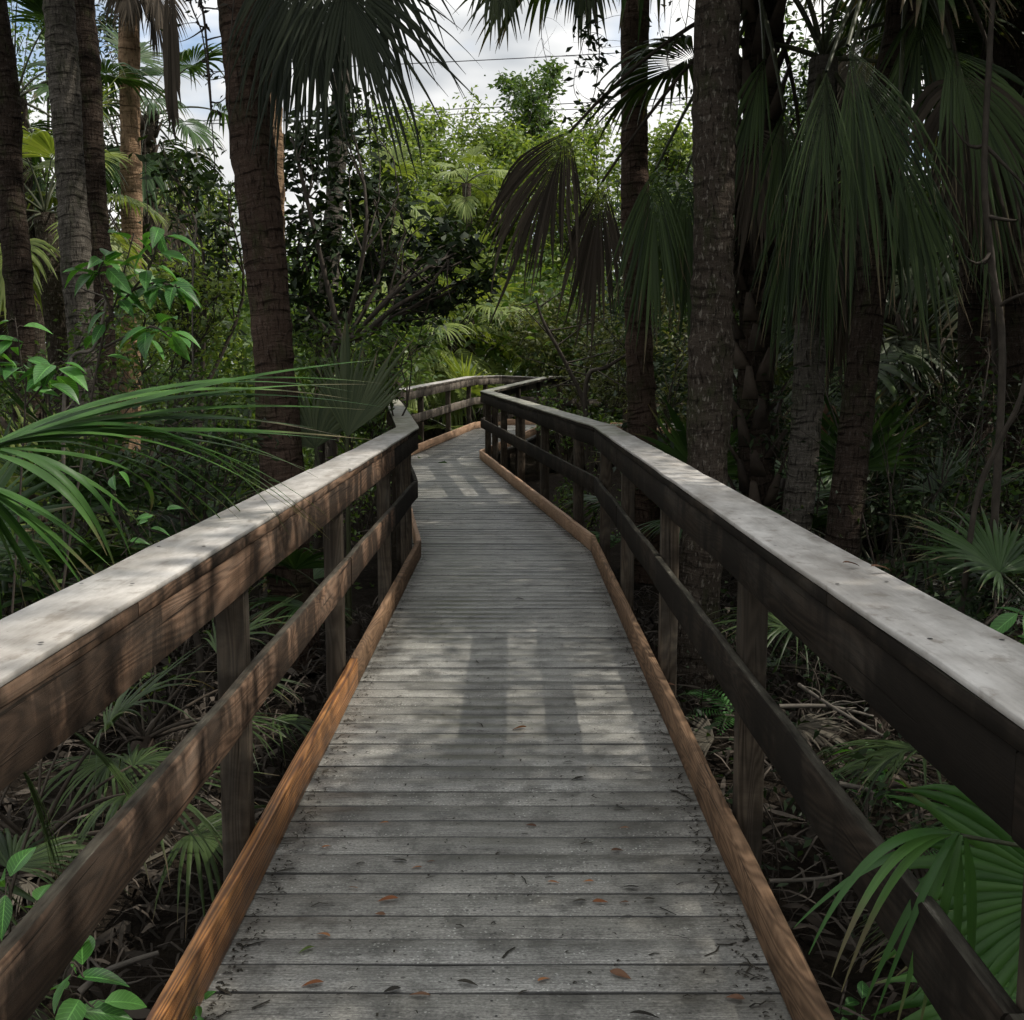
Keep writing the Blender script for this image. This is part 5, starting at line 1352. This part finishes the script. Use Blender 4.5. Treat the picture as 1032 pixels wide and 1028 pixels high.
deadf = [
 ('dead fan leaf crumpled on the litter at the foot of the thick brown trunk', (800, 690, 6.4), 0.38), ('withered fan leaf lying below the right rails by the brown trunk', (720, 750, 6.2), 0.34),
 ('bleached dead fan leaf on the ground at the left edge, under the rails', (25, 850, 4.4), 0.28), ('dead fan leaf beside the left middle rail, curled and grey', (75, 860, 4.2), 0.26),
 ('dead fan leaf on the ground behind the left post', (130, 790, 4.9), 0.32), ('brown dead fan leaf in the shade below the small green plant', (935, 950, 4.0), 0.3),
 ('dry fan leaf on the litter beyond the dead branch on the right', (960, 700, 6.8), 0.4)]
for lab, a, L_ in deadf:
    p = at(*a); p[2] = GZ + .14
    mb = MB(); an = rng.uniform(0, 6.28)
    fan(mb, p, [math.cos(an), math.sin(an) - .5, .05], [rng.normal(0, .3), -.4, 1], L_, n=24, spread=1.3, droop=.35, limp=.3, split=.35, costa=.05)
    tube(mb, np.array([p - np.array([math.cos(an), math.sin(an) - .5, .02]) * .5, p - np.array([math.cos(an), math.sin(an) - .5, -.05]) * .25, p]), [.012, .01, .008], 5)
    tag(mb.build('dead_palm_frond', M['leaf_dry'], None, p, loc=p), lab, 'dead frond', 'dead fan leaves on the swamp floor')
# rust-coloured dead boot caught between two trunks
p = at(834, 430, 10.8); mb = MB()
tube(mb, spline([p + [-.03, 0, -.25], p + [0, -.02, -.05], p + [.02, 0, .1], p + [-.02, 0, .22]], 12), [.02, .03, .05, .065, .075, .08, .075, .07, .06, .05, .03, .01], 10, .6, rough=.22)
tag(mb.build('palm_boot', M['litter_brown'], None, p, loc=p), 'rust-brown dead leaf base caught between the ringed trunk and the leaning palm', 'palm boot')

# ------------------------------------------------------------------ leaves dropped on the deck
def deckpt(px, py, h=0.0):
    d = FWD + RIGHT * (px - CX) / F + UP * (CY - py) / F
    t = (EYE[2] - h) / -d[2]; return EYE + d * t


dl = [
 (523, 734, .075, 'litter_orange', 'large curled orange-brown leaf lying alone in mid deck'), (535, 832, .045, 'litter_brown', 'upright brown leaf in mid deck below the large curled leaf'),
 (629, 834, .035, 'litter_orange', 'small tan leaf right of mid deck, beside a dark speck'), (622, 857, .045, 'litter_brown', 'round brown leaf right of mid deck'),
 (558, 889, .04, 'litter_orange', 'small orange leaf in the near middle of the deck'), (593, 888, .035, 'litter_orange', 'tan leaf right of the small orange leaf'),
 (605, 909, .05, 'litter_orange', 'pale orange leaf standing in the row of leaves on the right'), (584, 908, .045, 'litter_dark', 'dark oval leaf in the row of leaves on the right'),
 (635, 894, .06, 'litter_dark', 'dark twisted leaf above the row of leaves on the right'), (629, 909, .03, 'litter_brown', 'tiny leaf right of the pale orange leaf'),
 (391, 907, .065, 'litter_orange', 'wide orange leaf near the left side of the near deck'), (383, 921, .035, 'litter_brown', 'small brown leaf just below the wide orange leaf'),
 (326, 942, .05, 'litter_orange', 'orange leaf near the left edge of the near deck'), (309, 957, .05, 'palm_lit', 'greenish leaf near the left edge of the near deck'),
 (315, 992, .06, 'litter_orange', 'bright orange leaf at the lower left of the deck'), (423, 1003, .06, 'litter_brown', 'reddish leaf at the bottom of the deck, left of centre'),
 (471, 991, .06, 'litter_dark', 'dark pointed leaf at the bottom of the deck near the middle'), (548, 987, .04, 'litter_orange', 'small tan leaf at the bottom of the deck, right of centre'),
 (625, 983, .065, 'litter_brown', 'brown leaf at the lower right of the deck'), (403, 867, .055, 'litter_dark', 'dark flat leaf left of centre'),
 (420, 874, .035, 'litter_orange', 'tiny orange leaf right under the dark flat leaf'), (434, 868, .03, 'litter_brown', 'small brown leaf right of the dark flat leaf'),
 (329, 853, .035, 'litter_orange', 'small tan leaf close to the left kerb'), (356, 894, .035, 'litter_orange', 'pale tan leaf left of the wide orange leaf'),
 (387, 829, .035, 'litter_orange', 'tan leaf at the left, higher up the deck'), (515, 881, .035, 'litter_dark', 'small black leaf in the near middle of the deck'),
 (655, 906, .04, 'litter_dark', 'rightmost dark leaf of the row of leaves'), (650, 1024, .08, 'litter_dark', 'dark leaf cut by the bottom of the picture, right'),
 (395, 998, .05, 'litter_dark', 'dark leaf left of the reddish leaf at the bottom'), (741, 1006, .05, 'litter_brown', 'brown leaf close to the right kerb at the bottom'),
 (524, 604, .07, 'litter_dark', 'dark leaf alone far up the deck'), (582, 785, .06, 'litter_dark', 'slim dark leaf right of mid deck, above the plain boards'),
 (572, 768, .05, 'litter_dark', 'short dark leaf below the pale patch'), (676, 690, .05, 'litter_brown', 'crumbled leaf by the right kerb, half way up'),
]
for px, py, l, mk, lab in dl:
    p = deckpt(px, py, .006)
    mb = MB(); a = rng.uniform(-.6, .6) + (math.pi if rng.random() < .5 else 0)
    ovate(mb, p - np.array([math.cos(a), math.sin(a), 0]) * l / 2, [math.cos(a), math.sin(a), .12], [rng.normal(0, .25), rng.normal(0, .25), 1], l, l * rng.uniform(.32, .5), .22, rng.random())
    v = mb.v[0]; v[:, 2] += max(0, .003 - v[:, 2].min())
    tag(mb.build('fallen_leaf', M[mk], None, p, smooth=True, loc=p), lab, 'leaf', 'fallen leaves on the deck')
for px, py, l, lab in [(849, 572, .05, 'brown curled leaf resting on the right handrail'), (877, 577, .06, 'thin brown leaf on the right handrail, right of the curled leaf')]:
    Yv = 0.72 / ((px - CX) / F) ; p = deckpt(px, py, CAPZ + .004)
    mb = MB(); ovate(mb, p, [1, .3, .05], [0, 0, 1], l, l * .4, .3, .6); v = mb.v[0]; v[:, 2] += max(0, CAPZ + .004 - v[:, 2].min())
    tag(mb.build('fallen_leaf', M['litter_brown'], None, p, smooth=True, loc=p), lab, 'leaf', 'fallen leaves on the handrail')

# crumbs, needles and twig bits caught on the deck
mb = MB()
for k in range(3800):
    y_ = 1.9 + 14 * rng.random() ** 1.5
    xl, xr = xat(LP, y_) + .02, xat(RP, y_) - .02
    u_ = rng.random()
    if rng.random() < .66: u_ = 0.04 * rng.random() ** 2 if rng.random() < .5 else 1 - 0.05 * rng.random() ** 2
    x = xl + (xr - xl) * u_
    l = rng.choice([.006, .012, .024, .06], p=[.45, .3, .18, .07]) * rng.uniform(.6, 1.4); a = rng.normal(0, .8); w_ = min(l * .3, .0035) * rng.uniform(.5, 1.2)
    d = np.array([math.cos(a), math.sin(a), 0]); s_ = np.array([-d[1], d[0], 0]); c = np.array([x, y_, zat(y_) + .0035]); m_ = c + s_ * rng.normal(0, .15) * l + [0, 0, .003]
    e = d * l / 2
    V = [c - e - s_ * w_, c - e + s_ * w_, m_ + s_ * w_, m_ - s_ * w_, c + e + s_ * w_ * .6, c + e - s_ * w_ * .6]
    mb.add(V, [[0, 1, 2, 3], [3, 2, 4, 5]], None, rng.random())
tag(mb.build('deck_debris', M['litter_dark']), 'crumbs of bark, needles and twig bits scattered on the deck', 'debris', kind='stuff')

# ------------------------------------------------------------------ power lines far behind the trees
def wire(label, p, q_, sag, r):
    t = np.linspace(-2.5, 3.5, 40)[:, None]
    P = np.asarray(p) * (1 - t) + np.asarray(q_) * t; P[:, 2] -= sag * (1 - ((t[:, 0] - .5) / 3) ** 2) - sag
    mb = MB(); tube(mb, P, r, 5)
    tag(mb.build('power_line', M['wire']), label, 'power line', 'overhead wires crossing the sky')
wire('upper overhead wire crossing the sky opening', at(440, 63, 85), at(595, 55, 85), .4, .035)
wire('upper of the two low overhead wires above the treeline', at(440, 111, 88), at(720, 97, 88), .4, .035)
wire('lowest overhead wire just above the treeline', at(440, 116, 88), at(720, 104, 88), .4, .035)

# ------------------------------------------------------------------ light, sky, camera
SUN_EL = 49.6
world = bpy.data.worlds.new('World'); sc.world = world; world.use_nodes = True
nt = world.node_tree; nt.nodes.clear()
def wn(t, **kw):
    nd = nt.nodes.new(t)
    for k, v in kw.items(): setattr(nd, k, v)
    return nd
out = wn('ShaderNodeOutputWorld'); bg = wn('ShaderNodeBackground'); bg.inputs[1].default_value = 0.14
sky = wn('ShaderNodeTexSky', sky_type='NISHITA', sun_disc=False, sun_elevation=math.radians(SUN_EL), sun_rotation=math.radians(90))
tc = wn('ShaderNodeTexCoord')
mp_ = wn('ShaderNodeMapping'); mp_.inputs['Scale'].default_value = (1.0, 1.0, 2.6); mp_.inputs['Location'].default_value = (0.35, 0.0, 0.15)
nz = wn('ShaderNodeTexNoise'); nz.inputs['Scale'].default_value = 4.2; nz.inputs['Detail'].default_value = 4; nz.inputs['Roughness'].default_value = .58
rp = wn('ShaderNodeValToRGB'); rp.color_ramp.elements[0].position = .31; rp.color_ramp.elements[1].position = .47
nz2 = wn('ShaderNodeTexNoise'); nz2.inputs['Scale'].default_value = 7.0; nz2.inputs['Detail'].default_value = 3
rc = wn('ShaderNodeValToRGB'); rc.color_ramp.elements[0].position = .35; rc.color_ramp.elements[1].position = .65
rc.color_ramp.elements[0].color = (3.9, 4.1, 4.3, 1); rc.color_ramp.elements[1].color = (8.0, 7.9, 7.7, 1)
mx = wn('ShaderNodeMix', data_type='RGBA')
L_ = nt.links.new
L_(tc.outputs['Generated'], mp_.inputs[0]); L_(mp_.outputs[0], nz.inputs['Vector']); L_(nz.outputs[0], rp.inputs[0])
L_(mp_.outputs[0], nz2.inputs['Vector']); L_(nz2.outputs[0], rc.inputs[0])
sp_ = wn('ShaderNodeSeparateXYZ'); L_(tc.outputs['Generated'], sp_.inputs[0])
ze = wn('ShaderNodeMapRange'); ze.inputs[1].default_value = 0; ze.inputs[2].default_value = 1; ze.inputs[3].default_value = .72; ze.inputs[4].default_value = 1.5
L_(sp_.outputs[2], ze.inputs[0])
vm = wn('ShaderNodeVectorMath', operation='SCALE'); L_(rc.outputs[0], vm.inputs[0]); L_(ze.outputs[0], vm.inputs['Scale'])
L_(rp.outputs[0], mx.inputs[0]); L_(sky.outputs[0], mx.inputs[6]); L_(vm.outputs[0], mx.inputs[7])
L_(mx.outputs[2], bg.inputs[0]); L_(bg.outputs[0], out.inputs[0])

sl = bpy.data.lights.new('sun', 'SUN'); sl.energy = 3.2; sl.angle = math.radians(0.53); sl.color = (1.0, .94, .84)
so = bpy.data.objects.new('sun', sl); COL.objects.link(so)
e = math.radians(SUN_EL)
so.rotation_euler = Vector((math.cos(e), 0, math.sin(e))).to_track_quat('Z', 'Y').to_euler()
so.location = (10, 0, 12)

cam = bpy.data.cameras.new('camera'); co = bpy.data.objects.new('camera', cam); COL.objects.link(co)
co.location = EYE; co.rotation_euler = (math.radians(90) - TH, 0, 0)
cam.sensor_fit = 'HORIZONTAL'; cam.sensor_width = 36.0; cam.lens = F / 1032.0 * 36.0
cam.clip_start = .05; cam.clip_end = 2000
sc.camera = co
sc.view_settings.view_transform = 'Standard'; sc.view_settings.look = 'None'
sc.view_settings.exposure = 0.3; sc.view_settings.gamma = 1.0
sc.render.engine = 'CYCLES'
cy = sc.cycles
cy.max_bounces = 4; cy.diffuse_bounces = 2; cy.use_adaptive_sampling = True; cy.adaptive_threshold = 0.03; cy.glossy_bounces = 1; cy.transmission_bounces = 2; cy.use_denoising = True
cy.caustics_reflective = False; cy.caustics_refractive = False
try: cy.denoiser = 'OPENIMAGEDENOISE'
except Exception: pass
